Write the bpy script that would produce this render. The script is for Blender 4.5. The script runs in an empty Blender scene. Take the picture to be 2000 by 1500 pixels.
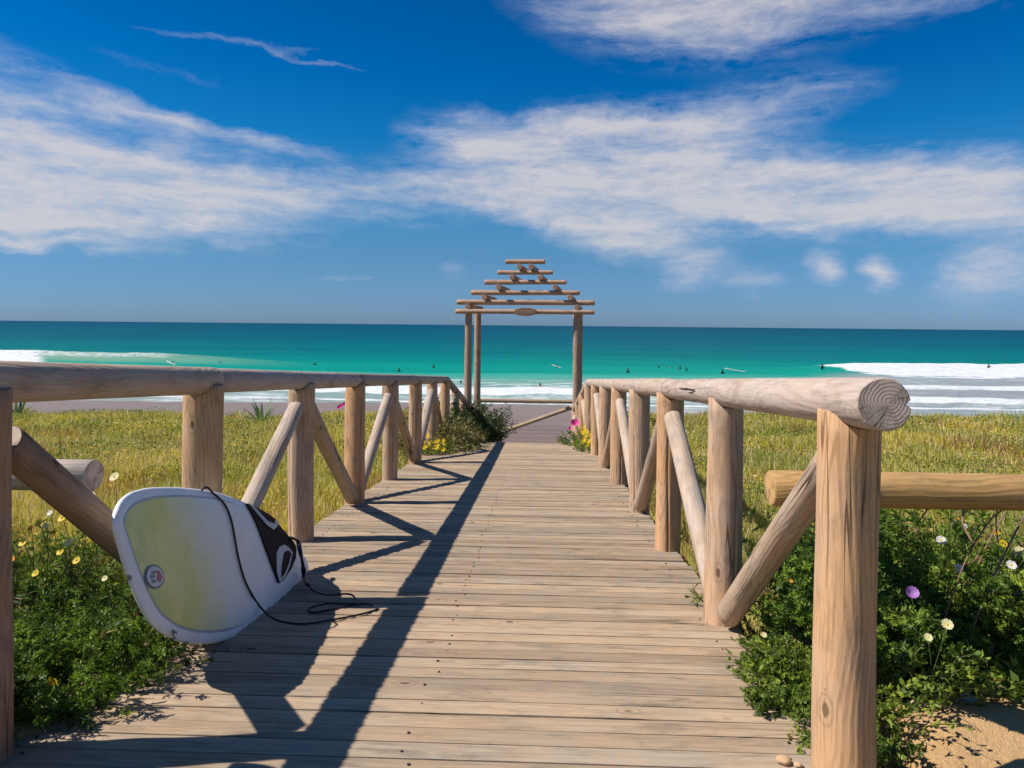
import bpy, math, random
import numpy as np
from mathutils import Vector, Matrix

random.seed(7)
rng = np.random.default_rng(11)
S = bpy.context.scene
COL = S.collection
R = math.radians

# ------------------------------------------------------------------ camera, sky, sun, exposure
FPX = 1400.0                                  # focal length in pixels of the 2000 px wide photograph
YAW = math.atan(52 / FPX); ROLL = 0.0095
EYE = 5.0                                     # metres above the sea
SL = 0.0746                                   # fall of the boardwalk
cam = bpy.data.cameras.new('camera'); cam_o = bpy.data.objects.new('camera', cam); COL.objects.link(cam_o)
cam.sensor_width = 36; cam.lens = 36 * FPX / 2000
cam.shift_y = -(750 - 635.5) / 2000
cam.clip_start = 0.05; cam.clip_end = 90000
cam_o.matrix_world = (Matrix.Translation((0, 0, EYE)) @ Matrix.Rotation(YAW, 4, 'Z')
                      @ Matrix.Rotation(R(90), 4, 'X') @ Matrix.Rotation(ROLL, 4, 'Z'))
S.camera = cam_o

SUN = Vector((-0.853, -0.135, 0.965)).normalized()    # towards the sun
SUN_EL = math.asin(SUN.z)
sun = bpy.data.lights.new('sun', 'SUN'); sun.energy = 5.0; sun.angle = R(0.5); sun.color = (1.0, 0.93, 0.83)
sun_o = bpy.data.objects.new('sun', sun); COL.objects.link(sun_o)
sun_o.rotation_euler = SUN.to_track_quat('Z', 'Y').to_euler()

S.view_settings.view_transform = 'Standard'
S.view_settings.look = 'None'
S.view_settings.exposure = 0.35
S.view_settings.gamma = 1.0
S.view_settings.use_curve_mapping = False


class NT:
    """small helper round a node tree"""
    def __init__(s, tree):
        s.t = tree; s.n = tree.nodes; s.l = tree.links; s.n.clear()

    def new(s, kind, **kw):
        n = s.n.new(kind)
        for k, v in kw.items(): setattr(n, k, v)
        return n

    def put(s, sock, v):
        if isinstance(v, bpy.types.NodeSocket): s.l.new(v, sock)
        elif v is not None:
            if sock.type == 'RGBA' and len(v) == 3: v = (*v, 1)
            sock.default_value = v

    def m(s, op, a, b=None, c=None, clamp=False):
        n = s.new('ShaderNodeMath', operation=op, use_clamp=clamp)
        s.put(n.inputs[0], a); s.put(n.inputs[1], b); s.put(n.inputs[2], c)
        return n.outputs[0]

    def v(s, op, a, b=None):
        n = s.new('ShaderNodeVectorMath', operation=op)
        s.put(n.inputs[0], a)
        if op == 'SCALE': s.put(n.inputs['Scale'], b)
        else: s.put(n.inputs[1], b)
        return n.outputs['Value'] if op in ('LENGTH', 'DOT_PRODUCT') else n.outputs['Vector']

    def mix(s, f, a, b, mode='MIX'):
        n = s.new('ShaderNodeMix', data_type='RGBA', blend_type=mode)
        s.put(n.inputs[0], f); s.put(n.inputs[6], a); s.put(n.inputs[7], b)
        return n.outputs[2]

    def noise(s, vec, scale=5, detail=4, rough=.5, dist=0):
        n = s.new('ShaderNodeTexNoise'); s.put(n.inputs['Vector'], vec)
        n.inputs['Scale'].default_value = scale; n.inputs['Detail'].default_value = detail
        n.inputs['Roughness'].default_value = rough; n.inputs['Distortion'].default_value = dist
        return n.outputs['Fac']

    def noisec(s, vec, scale=5, detail=3):
        n = s.new('ShaderNodeTexNoise'); s.put(n.inputs['Vector'], vec)
        n.inputs['Scale'].default_value = scale; n.inputs['Detail'].default_value = detail
        return n.outputs['Color']

    def rng(s, v, a, b, c=0., d=1., smooth=True):
        n = s.new('ShaderNodeMapRange')
        if smooth: n.interpolation_type = 'SMOOTHSTEP'
        s.put(n.inputs[0], v)
        for k, q in zip((1, 2, 3, 4), (a, b, c, d)): s.put(n.inputs[k], q)
        return n.outputs[0]

    def mapping(s, vec, loc=(0, 0, 0), rot=(0, 0, 0), sc=(1, 1, 1), kind='POINT'):
        n = s.new('ShaderNodeMapping', vector_type=kind); s.put(n.inputs[0], vec)
        n.inputs[1].default_value = loc; n.inputs[2].default_value = rot; n.inputs[3].default_value = sc
        return n.outputs[0]

    def ramp(s, f, stops):
        n = s.new('ShaderNodeValToRGB'); s.put(n.inputs[0], f)
        e = n.color_ramp.elements
        while len(e) < len(stops): e.new(0.5)
        for q, (p, c) in zip(e, stops): q.position = p; q.color = (*c, 1)
        return n.outputs[0]

    def bump(s, h, strength=.3, dist=.01, normal=None):
        n = s.new('ShaderNodeBump'); n.inputs['Strength'].default_value = strength
        n.inputs['Distance'].default_value = dist; s.put(n.inputs['Height'], h)
        if normal is not None: s.put(n.inputs['Normal'], normal)
        return n.outputs[0]


def px_dir(px, py):
    """azimuth (from the boardwalk's direction, +Y) and elevation of a pixel, for the clouds"""
    a = math.atan((px - 1000) / FPX)
    return a - YAW, math.atan((635.5 + ROLL * (px - 1000) - py) / FPX * math.cos(a))


def build_world():
    w = bpy.data.worlds.new('World'); S.world = w; w.use_nodes = True
    T = NT(w.node_tree)
    sky = T.new('ShaderNodeTexSky', sky_type='NISHITA')
    sky.sun_disc = False; sky.sun_elevation = SUN_EL
    sky.sun_rotation = math.atan2(SUN.x, SUN.y)
    sky.air_density = 1.0; sky.dust_density = 0.4; sky.ozone_density = 2.0; sky.altitude = 0
    tc = T.new('ShaderNodeTexCoord').outputs['Generated']
    sp = T.new('ShaderNodeSeparateXYZ'); T.put(sp.inputs[0], tc)
    x, y, z = sp.outputs
    az = T.m('ARCTAN2', x, y)
    el = T.m('ARCSINE', z)
    # polarised, saturated blue of the photograph: a tint by elevation only
    tint = T.ramp(T.m('MULTIPLY', el, 1 / R(90), clamp=True),
                  list(zip((0, .016, .034, .061, .097, .160, .213, .268, 1.0), TINT)))
    blue = T.mix(1.0, sky.outputs[0], tint, 'MULTIPLY')
    cb = T.new('ShaderNodeCombineXYZ'); T.put(cb.inputs[0], az); T.put(cb.inputs[1], el)
    uv = cb.outputs[0]
    warp = T.v('SCALE', T.v('SUBTRACT', T.noisec(T.mapping(uv, sc=(5, 11, 1)), 1.0, 4), (.5, .5, .5)), .055)
    warp2 = T.v('SCALE', T.v('SUBTRACT', T.noisec(T.mapping(uv, sc=(26, 40, 1)), 1.0, 4), (.5, .5, .5)), .026)
    wuv = T.v('ADD', T.v('ADD', uv, warp), warp2)
    total = None
    #         px    py    half-w half-h tilt  weight softness
    blobs = [(1430, -105, 500, 200, -3, .75, .25), (1330, 30, 330, 75, 4, .25, .0), (1820, -5, 190, 26, 2, .40, 0),
             (-60, 230, 400, 130, 10, .60, .1), (250, 215, 190, 34, 10, .45, .0), (470, 262, 230, 24, 9, .60, 0), (340, 270, 90, 60, -60, .3, 0),
             (80, 360, 680, 100, 4, 1.05, .25), (620, 385, 430, 62, 3, .55, 0), (300, 300, 430, 70, 6, .3, 0), (200, 420, 500, 50, 2, .3, 0),
             (1260, 345, 500, 130, 6, .80, .2), (1650, 372, 470, 82, 5, 1.0, .25), (1150, 430, 300, 70, 14, .60, 0), (1870, 420, 190, 90, 0, .4, 0),
             (960, 290, 200, 80, 14, .65, 0), (1240, 480, 190, 50, 10, .45, 0), (850, 360, 260, 50, 5, .5, 0),
             (1480, 205, 260, 60, -6, .50, 0), (1130, 240, 280, 30, 4, .40, 0), (1280, 245, 330, 60, 0, .35, 0),
             (450, 82, 220, 9, -4, .30, 0), (620, 112, 120, 6, 6, .22, 0), (300, 128, 190, 14, 2, .14, 0), (60, 466, 280, 16, 3, .65, 0),
             (1608, 522, 52, 44, 0, .80, 0), (1712, 524, 48, 44, 0, .90, 0), (1350, 530, 85, 45, -12, .55, 0),
             (1470, 552, 80, 34, 0, .4, 0), (1900, 540, 130, 75, -10, .60, 0), (2060, 480, 170, 90, 0, .5, 0),
             (885, 535, 35, 26, 0, .2, 0), (680, 537, 80, 7, 0, .3, 0)]
    for (px, py, hw, hh, tilt, wt, so) in blobs:
        a, e = px_dir(px, py)
        k = 1 / FPX * math.cos(math.atan((px - 1000) / FPX)) ** 2
        mp = T.mapping(wuv, loc=(a, e, 0), rot=(0, 0, R(-tilt)), sc=(hw * k, hh / FPX, 1), kind='TEXTURE')
        fall = T.rng(T.v('LENGTH', mp), 1.18, .0 + so, 0, wt)
        total = fall if total is None else T.m('ADD', total, fall)
    # the same thin cirrus goes on all round the sky outside the frame
    elsewhere = T.rng(T.m('ABSOLUTE', T.m('ADD', az, YAW)), R(38), R(55))
    cirrus = T.rng(T.noise(T.mapping(uv, loc=(3, 1, 0), sc=(2.2, 6, 1)), 1.0, 5, .55), .48, .75)
    above = T.rng(el, R(27), R(45))
    other = T.m('MULTIPLY', cirrus, T.m('MAXIMUM', elsewhere, above))
    streak = T.noise(T.v('ADD', T.mapping(uv, rot=(0, 0, R(7)), sc=(6, 34, 1)), T.v('SCALE', warp, 14)), 1.0, 7, .62)
    fine = T.noise(T.mapping(wuv, rot=(0, 0, R(-10)), sc=(34, 95, 1)), 1.0, 6, .68)
    dens = T.m('ADD', total, T.m('MULTIPLY', other, .7))
    edge = T.m('MULTIPLY', T.rng(dens, .02, .25), T.m('ADD', T.m('MULTIPLY', T.m('SUBTRACT', streak, .5), 1.45), T.m('MULTIPLY', T.m('SUBTRACT', fine, .5), .62)))
    dens = T.m('ADD', T.m('MINIMUM', dens, .90), edge)
    dens = T.m('MULTIPLY', T.rng(dens, .04, 1.16, 0, 1, False), T.rng(el, 0.0, R(3)))
    dens = T.m('MINIMUM', dens, .86)
    cloud = T.mix(T.rng(dens, .1, .9), CLOUD[0], CLOUD[1])
    out = T.mix(dens, blue, cloud)
    bg = T.new('ShaderNodeBackground'); T.put(bg.inputs[0], out); bg.inputs[1].default_value = 0.055
    wo = T.new('ShaderNodeOutputWorld'); T.l.new(bg.outputs[0], wo.inputs[0])


TINT = [(.47, .79, 1.56), (.43, .78, 1.50), (.42, .77, 1.38), (.388, .803, 1.246), (.332, .906, 1.325), (.048, .84, 1.447), (.0, .708, 1.415), (.0, .63, 1.27), (.0, .50, 1.05)]
CLOUD = [(6.2, 7.3, 9.9), (9.4, 9.1, 9.5)]
build_world()


# ------------------------------------------------------------------ helpers
def P(px, py, h=0.0):
    """the spot on the boardwalk's plane (raised by h) that the photograph shows at a pixel"""
    c, s = math.cos(ROLL), math.sin(ROLL)
    F = Vector((-math.sin(YAW), math.cos(YAW), 0)); Rt = Vector((math.cos(YAW), math.sin(YAW), 0)); U = Vector((0, 0, 1))
    d = F + (px - 1000) / FPX * (c * Rt + s * U) - (py - 635.5) / FPX * (c * U - s * Rt)
    t = (EYE - (4.0 + h)) / -(d.z + SL * d.y)
    return Vector((0, 0, EYE)) + t * d


def ray(px, py):
    c, s = math.cos(ROLL), math.sin(ROLL)
    F = Vector((-math.sin(YAW), math.cos(YAW), 0)); Rt = Vector((math.cos(YAW), math.sin(YAW), 0)); U = Vector((0, 0, 1))
    return F + (px - 1000) / FPX * (c * Rt + s * U) - (py - 635.5) / FPX * (c * U - s * Rt)


def at_y(px, py, y):
    d = ray(px, py); return Vector((0, 0, EYE)) + d * (y / d.y)


def at_z(px, py, z):
    d = ray(px, py); return Vector((0, 0, EYE)) + d * ((z - EYE) / d.z)


def empty(name, loc, label, cat, group=None):
    o = bpy.data.objects.new(name, None); COL.objects.link(o)
    o.empty_display_size = .2; o.location = loc
    tag(o, label, cat, group); return o


def tag(o, label=None, cat=None, group=None, kind=None):
    for k, v in (('label', label), ('category', cat), ('group', group), ('kind', kind)):
        if v: o[k] = v
    return o


def link(name, me, mat, parent=None, matrix=None):
    """matrix is in world space; the parent is an Empty that is only translated"""
    o = bpy.data.objects.new(name, me); COL.objects.link(o)
    if mat is not None and not me.materials: me.materials.append(mat)
    M = matrix or Matrix()
    if parent is not None:
        o.parent = parent
        M = world_mat(parent).inverted() @ M
    o.matrix_basis = M
    return o


def world_mat(o):
    m = o.matrix_basis.copy()
    while o.parent is not None: o = o.parent; m = o.matrix_basis @ m
    return m


def from_py(name, V, F, smooth=False):
    me = bpy.data.meshes.new(name); me.from_pydata([tuple(v) for v in V], [], F); me.update()
    if smooth: me.polygons.foreach_set('use_smooth', [True] * len(F))
    return me


def quads_mesh(name, V, C=None, tri=False):
    """V (n,4,3) -> one mesh of n loose quads with a colour per quad"""
    n, k = V.shape[:2]
    me = bpy.data.meshes.new(name)
    me.vertices.add(n * k); me.vertices.foreach_set('co', V.reshape(-1).astype(np.float32))
    me.loops.add(n * k); me.loops.foreach_set('vertex_index', np.arange(n * k, dtype=np.int32))
    me.polygons.add(n); me.polygons.foreach_set('loop_start', np.arange(0, n * k, k, dtype=np.int32))
    me.update(calc_edges=True)
    if C is not None:
        a = me.color_attributes.new('tone', 'FLOAT_COLOR', 'POINT')
        cc = np.ones((n, k, 4), np.float32); cc[:, :, :3] = C[:, None, :]
        a.data.foreach_set('color', cc.reshape(-1))
    return me


def grid_mesh(name, X, Y, Z, smooth=True):
    r, c = X.shape
    me = bpy.data.meshes.new(name)
    co = np.stack([X, Y, Z], -1).reshape(-1).astype(np.float32)
    me.vertices.add(r * c); me.vertices.foreach_set('co', co)
    i = np.arange(r * c).reshape(r, c)
    q = np.stack([i[:-1, :-1], i[:-1, 1:], i[1:, 1:], i[1:, :-1]], -1).reshape(-1, 4)
    n = len(q)
    me.loops.add(n * 4); me.loops.foreach_set('vertex_index', q.reshape(-1).astype(np.int32))
    me.polygons.add(n); me.polygons.foreach_set('loop_start', np.arange(0, n * 4, 4, dtype=np.int32))
    me.update(calc_edges=True)
    if smooth: me.polygons.foreach_set('use_smooth', np.ones(n, bool))
    return me


def attr(me, name, val, dim=1):
    if dim == 1:
        a = me.attributes.new(name, 'FLOAT', 'POINT'); a.data.foreach_set('value', val.reshape(-1).astype(np.float32))
    else:
        a = me.attributes.new(name, 'FLOAT_COLOR', 'POINT')
        v = np.ones((val.reshape(-1, 3).shape[0], 4), np.float32); v[:, :3] = val.reshape(-1, 3)
        a.data.foreach_set('color', v.reshape(-1))


_lat = np.random.default_rng(3).random((256, 256))


def vnoise(x, y):
    x = np.asarray(x, float); y = np.asarray(y, float)
    xi = np.floor(x).astype(int); yi = np.floor(y).astype(int); fx = x - xi; fy = y - yi
    fx = fx * fx * (3 - 2 * fx); fy = fy * fy * (3 - 2 * fy)
    g = lambda a, b: _lat[a % 256, b % 256]
    return (g(xi, yi) * (1 - fx) + g(xi + 1, yi) * fx) * (1 - fy) + (g(xi, yi + 1) * (1 - fx) + g(xi + 1, yi + 1) * fx) * fy


def fbm(x, y, o=4):
    s = 0; a = .5; t = 0
    for k in range(o):
        s = s + a * vnoise(x * 2 ** k + 17 * k, y * 2 ** k + 31 * k); t += a; a *= .5
    return s / t


def sstep(a, b, x):
    t = np.clip((x - a) / (b - a), 0, 1); return t * t * (3 - 2 * t)


# ------------------------------------------------------------------ materials
def new_mat(name):
    m = bpy.data.materials.new(name); m.use_nodes = True
    T = NT(m.node_tree)
    out = T.new('ShaderNodeOutputMaterial'); b = T.new('ShaderNodeBsdfPrincipled')
    T.l.new(b.outputs[0], out.inputs[0])
    return m, T, b, out


def wood_mat(name, warm, grey, greyness=.5, axis='Z', dark=(.06, .045, .035), cracks=1.0, end=False, grooves=False, ringw=.52):
    m, T, b, out = new_mat(name)
    tc = T.new('ShaderNodeTexCoord').outputs['Object']
    info = T.new('ShaderNodeObjectInfo')
    off = T.v('SCALE', (37.1, 11.7, 53.3), info.outputs['Random'])
    rot = {'Z': (0, 0, 0), 'X': (0, R(90), 0)}[axis]
    p = T.mapping(tc, rot=rot) if axis == 'X' else tc
    q = T.v('ADD', p, off)
    stretch = T.mapping(q, sc=(1, 1, .07))
    # annual rings cut by a log that is not quite straight: long cathedral figures
    bend = T.v('SCALE', T.v('SUBTRACT', T.noisec(T.mapping(q, sc=(2.2, 2.2, 1.1)), 1.0, 2), (.5, .5, .5)), .20)
    pr = T.v('ADD', T.mapping(T.v('ADD', p, (.035, .05, 0)), sc=(1, 1, .10)), bend)
    wv = T.new('ShaderNodeTexWave', wave_type='RINGS', rings_direction='Z', wave_profile='SIN')
    T.put(wv.inputs['Vector'], pr); wv.inputs['Scale'].default_value = 24 if not grooves else 14
    wv.inputs['Distortion'].default_value = 2.6; wv.inputs['Detail'].default_value = 3; wv.inputs['Detail Scale'].default_value = 2.2; wv.inputs['Detail Roughness'].default_value = .65
    rings = wv.outputs['Fac']
    fine = T.noise(T.mapping(q, sc=(1, 1, .05)), 160, 4, .65)
    mid = T.noise(T.mapping(q, sc=(1, 1, .12)), 26, 4, .6)
    blot = T.noise(q, 5.0, 5, .6)
    kn = T.new('ShaderNodeTexVoronoi'); T.put(kn.inputs['Vector'], T.mapping(q, sc=(1, 1, .55))); kn.inputs['Scale'].default_value = 5.5
    kd = T.m('ADD', kn.outputs['Distance'], T.m('MULTIPLY', T.m('SUBTRACT', fine, .5), .03))
    knot = T.m('MAXIMUM', T.rng(kd, .075, .045), T.m('MULTIPLY', T.rng(T.m('ABSOLUTE', T.m('SUBTRACT', kd, .12)), .022, .0), .35))
    gmix = T.m('ADD', T.m('MULTIPLY', T.rng(blot, .35, .65), .55), greyness - .28, clamp=True)
    c = T.mix(gmix, warm, grey)
    stain = T.noise(T.mapping(q, sc=(1, 1, .35)), 14, 6, .7)
    c = T.mix(T.m('MULTIPLY', T.rng(stain, .50, .70), .52), c, tuple(v * .40 for v in grey))
    c = T.mix(T.m('MULTIPLY', T.rng(stain, .42, .25), .30), c, tuple(min(1, v * 1.3) for v in grey))
    c = T.mix(T.m('MULTIPLY', T.m('MULTIPLY', T.rng(rings, .45, 1.0), T.rng(T.noise(q, 7, 4, .6), .30, .62)), ringw), c, tuple(v * .42 for v in warm))
    c = T.mix(T.m('MULTIPLY', T.rng(mid, .45, .78), .42), c, tuple(v * .38 for v in grey))
    c = T.mix(T.m('MULTIPLY', T.rng(fine, .5, .8), .35), c, dark)
    c = T.mix(T.m('MULTIPLY', T.rng(fine, .5, .25), .25), c, tuple(min(1, v * 1.35) for v in grey))
    c = T.mix(T.m('MULTIPLY', knot, .75), c, (.10, .055, .035))
    ck = T.m('ABSOLUTE', T.m('SUBTRACT', T.noise(T.mapping(q, sc=(1, 1, .045)), 9, 3, .55), .5))
    gate = T.rng(T.noise(T.mapping(q, sc=(1, 1, .4)), 3.5, 2), .50, .62)
    crack = T.m('MULTIPLY', T.rng(ck, .012, .003), T.m('MULTIPLY', gate, cracks))
    c = T.mix(crack, c, (.025, .018, .014))
    spot = T.new('ShaderNodeTexVoronoi'); T.put(spot.inputs['Vector'], T.mapping(q, sc=(1, 1, .7))); spot.inputs['Scale'].default_value = 17
    nail = T.m('MULTIPLY', T.rng(spot.outputs['Distance'], .07, .04), T.rng(blot, .5, .6))
    c = T.mix(T.m('MULTIPLY', nail, .5), c, (.04, .03, .025))
    tone = T.mix(1.0, c, info.outputs['Color'], 'MULTIPLY')
    T.put(b.inputs['Base Color'], tone)
    b.inputs['Roughness'].default_value = .75; b.inputs['Specular IOR Level'].default_value = .25
    h = T.m('ADD', T.m('MULTIPLY', fine, .35), T.m('MULTIPLY', rings, .25))
    h = T.m('SUBTRACT', T.m('ADD', h, T.m('MULTIPLY', mid, .5)), T.m('MULTIPLY', crack, 1.6))
    T.put(b.inputs['Normal'], T.bump(h, .55, .004))
    return m


def end_mat(name, col):
    m, T, b, out = new_mat(name)
    tc = T.new('ShaderNodeTexCoord').outputs['Object']
    sp = T.new('ShaderNodeSeparateXYZ'); T.put(sp.inputs[0], tc)
    cb = T.new('ShaderNodeCombineXYZ'); T.put(cb.inputs[0], sp.outputs[0]); T.put(cb.inputs[1], sp.outputs[1])
    wob = T.v('SCALE', T.v('SUBTRACT', T.noisec(cb.outputs[0], 18, 3), (.5, .5, .5)), .026)
    p = T.v('ADD', T.v('ADD', cb.outputs[0], wob), (.012, -.008, 0))
    r = T.v('LENGTH', p)
    ring = T.m('SINE', T.m('MULTIPLY', r, 780))
    s2 = T.new('ShaderNodeSeparateXYZ'); T.put(s2.inputs[0], p)
    ang = T.m('ARCTAN2', s2.outputs[1], s2.outputs[0])
    c1 = T.new('ShaderNodeCombineXYZ'); T.put(c1.inputs[0], T.m('MULTIPLY', T.m('SINE', ang), 2.3)); T.put(c1.inputs[1], T.m('MULTIPLY', T.m('COSINE', ang), 2.3))
    rad = T.noise(c1.outputs[0], 3.2, 3, .6)
    crack = T.m('MULTIPLY', T.rng(T.m('ABSOLUTE', T.m('SUBTRACT', rad, .5)), .016, .004), T.rng(T.noise(cb.outputs[0], 14, 2), .44, .58))
    blot = T.noise(cb.outputs[0], 22, 5, .65)
    c = T.mix(T.m('MULTIPLY', T.rng(ring, -.2, 1), .11), col, tuple(v * .45 for v in col))
    c = T.mix(T.m('MULTIPLY', T.rng(blot, .45, .75), .65), c, (.12, .09, .075))
    c = T.mix(T.m('MULTIPLY', T.rng(r, .044, .066), .35), c, (.10, .07, .055))
    c = T.mix(crack, c, (.02, .015, .012))
    T.put(b.inputs['Base Color'], c); b.inputs['Roughness'].default_value = .85
    b.inputs['Specular IOR Level'].default_value = .2
    T.put(b.inputs['Normal'], T.bump(T.m('SUBTRACT', T.m('MULTIPLY', ring, .12), T.m('MULTIPLY', crack, 2)), .5, .003))
    return m


def plain(name, col, rough=.6, spec=.3, var=.0, scale=20):
    m, T, b, out = new_mat(name)
    if var:
        tc = T.new('ShaderNodeTexCoord').outputs['Object']
        n = T.noise(tc, scale, 4)
        T.put(b.inputs['Base Color'], T.mix(n, tuple(v * (1 - var) for v in col), tuple(min(1, v * (1 + var)) for v in col)))
    else:
        T.put(b.inputs['Base Color'], col)
    b.inputs['Roughness'].default_value = rough; b.inputs['Specular IOR Level'].default_value = spec
    return m


def leaf_mat(name, gain=1.0, trans=.3):
    m, T, b, out = new_mat(name)
    a = T.new('ShaderNodeAttribute', attribute_name='tone').outputs['Color']
    T.put(b.inputs['Base Color'], a)
    b.inputs['Roughness'].default_value = .5; b.inputs['Specular IOR Level'].default_value = .3
    tr = T.new('ShaderNodeBsdfTranslucent')
    T.put(tr.inputs[0], T.mix(1.0, a, (1.3, 1.25, .6), 'MULTIPLY'))
    mx = T.new('ShaderNodeMixShader'); mx.inputs[0].default_value = trans
    T.l.new(b.outputs[0], mx.inputs[1]); T.l.new(tr.outputs[0], mx.inputs[2]); T.l.new(mx.outputs[0], out.inputs[0])
    return m


WARM = (.70, .45, .26); GREY = (.60, .47, .38)
M_POST = wood_mat('weathered_post_wood', WARM, GREY, .42, cracks=.6)
M_RAIL = wood_mat('silvery_rail_wood', (.56, .41, .29), (.58, .49, .43), .80, ringw=.20)
M_BRACE = wood_mat('brace_wood', (.62, .45, .30), (.56, .48, .41), .62, ringw=.28)
M_GATE = wood_mat('gateway_wood', (.52, .33, .22), (.50, .37, .29), .45, cracks=.4)
M_LOG = wood_mat('honey_log_wood', (.62, .35, .12), (.55, .36, .17), .3, cracks=.5)
M_PLANK = wood_mat('plank_wood', (.56, .385, .24), (.47, .38, .28), .50, axis='X', cracks=.45, grooves=True, ringw=.22)
M_END = end_mat('end_grain', (.66, .53, .45))
M_END_HONEY = end_mat('honey_end_grain', (.66, .40, .17))
M_LEAF = leaf_mat('leaves')
M_GRASS = leaf_mat('grass_blades', trans=.35)

# ------------------------------------------------------------------ ground
Y_END, Z_END = 11.25, 4.0 - SL * 11.25
RAMP = .226; Y_GATE = 15.4


def deck_z(y):
    y = np.asarray(y, float)
    return np.where(y < Y_END, 4.0 - SL * y, np.maximum(Z_END - RAMP * (y - Y_END), Z_END - RAMP * (Y_GATE - Y_END)))


def ground_z(x, y):
    x = np.asarray(x, float); y = np.asarray(y, float)
    field = np.interp(y, [-40, 11, 21, 23, 28, 33, 45.5, 62, 90], [6.3, 3.10, 2.26, 2.0, 1.2, .62, -.02, -1.6, -3])
    field = np.where(y > 25, field - .45 * sstep(2, 14, x) * sstep(25, 34, y), field)
    side = np.maximum(np.maximum(-1.55 - x, x - .95), 0)
    field = field + (fbm(x * .35 + 5, y * .35 + 9) - .5) * .5 * sstep(.5, 3, side) * sstep(26, 20, y)
    field = field + (fbm(x * 2.3, y * 2.3 + 4) - .5) * .10 * sstep(30, 22, y)
    path = np.interp(y, [-40, 11.2, 15.6, 28, 33, 45.5, 62, 90],
                     [6.6, Z_END - .18, 2.16, 1.05, .62, -.02, -1.6, -3])
    edge_w = .35 + .5 * sstep(12, 20, y)
    field = field + sstep(10, 19, y) * sstep(27, 22, y) * (.13 * sstep(0, 4, x) - .17 * sstep(-3, -7, x))
    k = sstep(0, 1, side / edge_w)
    z = path * (1 - k) + field * k
    under = np.where(y < 11.2, deck_z(y) - .30, z)
    kk = sstep(0.0, .12, side)
    z = np.where(y < 11.2, under * (1 - kk) + np.maximum(z, 0) * kk, z)
    # drifted sand that laps over the corner of the boards, and a heap right of the near post
    z = np.maximum(z, deck_z(y) + .020 - 3.0 * np.maximum(np.hypot((x + 1.60) / .50, (y - 1.98) / .32) - .30, 0) ** 2 * .4
                   + (fbm(x * 9, y * 9) - .5) * .03) * (np.hypot(x + 1.6, y - 1.98) < .45) + z * (np.hypot(x + 1.6, y - 1.98) >= .45)
    z = z + .24 * np.exp(-((x - 1.65) / .70) ** 4 - ((y - 2.15) / .42) ** 2) + .07 * (fbm(x * 5, y * 5) - .5) * np.exp(-((x - 1.4) / .8) ** 2 - ((y - 1.9) / .6) ** 2)
    return z


def sandiness(x, y):
    s = sstep(21.2, 22.4, y + (fbm(x * .8, y * .8) - .5) * 1.6)
    side = np.maximum(np.maximum(-1.5 - x, x - .9), 0)
    s = np.maximum(s, sstep(.35, .1, side - .3 * sstep(14, 22, y)) * sstep(10.5, 11.5, y))
    n = (fbm(x * 3, y * 3) - .5) * .5
    s = np.maximum(s, sstep(1.15, .85, np.hypot((x - 1.6) / 1.2, (y - 1.9) / .62) + n))
    s = np.maximum(s, sstep(1.2, .8, np.hypot((x + 1.55) / .45, (y - 1.9) / .40) + n))
    return s


def build_ground():
    xs = np.concatenate([-np.geomspace(400, 4.2, 60), np.linspace(-4, 4, 200), np.geomspace(4.2, 400, 60)])
    ys = np.concatenate([np.linspace(-40, 0, 20), np.linspace(.2, 4, 110), np.linspace(4.1, 24, 130), np.linspace(24.4, 90, 80)])
    X, Y = np.meshgrid(xs, ys)
    me = grid_mesh('ground', X, Y, ground_z(X, Y))
    attr(me, 'sand', sandiness(X, Y)); attr(me, 'wet', sstep(26, 38, Y + (fbm(X * .1, Y * .2) - .5) * 8))
    m, T, b, out = new_mat('dune_and_sand')
    tc = T.new('ShaderNodeTexCoord').outputs['Object']
    sand = T.new('ShaderNodeAttribute', attribute_name='sand').outputs['Fac']
    wet = T.new('ShaderNodeAttribute', attribute_name='wet').outputs['Fac']
    n1 = T.noise(tc, 3, 6, .6); n2 = T.noise(tc, 60, 5, .65); n3 = T.noise(tc, 340, 3, .7)
    soil = T.mix(T.rng(n1, .3, .7), (.40, .35, .10), (.52, .42, .18))
    soil = T.mix(T.m('MULTIPLY', n2, .5), soil, (.10, .085, .04))
    near = T.new('ShaderNodeSeparateXYZ'); T.put(near.inputs[0], tc)
    ny = T.rng(near.outputs[1], 6, 14)
    dry = T.mix(T.rng(n1, .3, .7), (.88, .57, .29), (.80, .50, .23))
    pathc = T.mix(T.rng(T.noise(T.mapping(tc, sc=(.15, 1, 1)), 1.1, 4), .35, .65), (.30, .215, .185), (.21, .165, .165))
    dry = T.mix(ny, dry, pathc)
    dry = T.mix(T.rng(n3, .52, .72), dry, T.mix(ny, (.42, .26, .13), (.2, .15, .13)))
    wetc = T.mix(T.rng(n1, .3, .7), (.30, .24, .225), (.25, .21, .205))
    dry = T.mix(wet, dry, wetc)
    c = T.mix(T.rng(T.m('ADD', sand, T.m('MULTIPLY', T.m('SUBTRACT', n2, .5), .5)), .35, .65), soil, dry)
    T.put(b.inputs['Base Color'], c)
    b.inputs['Roughness'].default_value = .9; b.inputs['Specular IOR Level'].default_value = .15
    hh = T.m('ADD', n2, T.m('MULTIPLY', n3, .45))
    T.put(b.inputs['Normal'], T.bump(hh, .9, .02))
    tag(link('ground', me, m), kind='structure')


build_ground()


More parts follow.
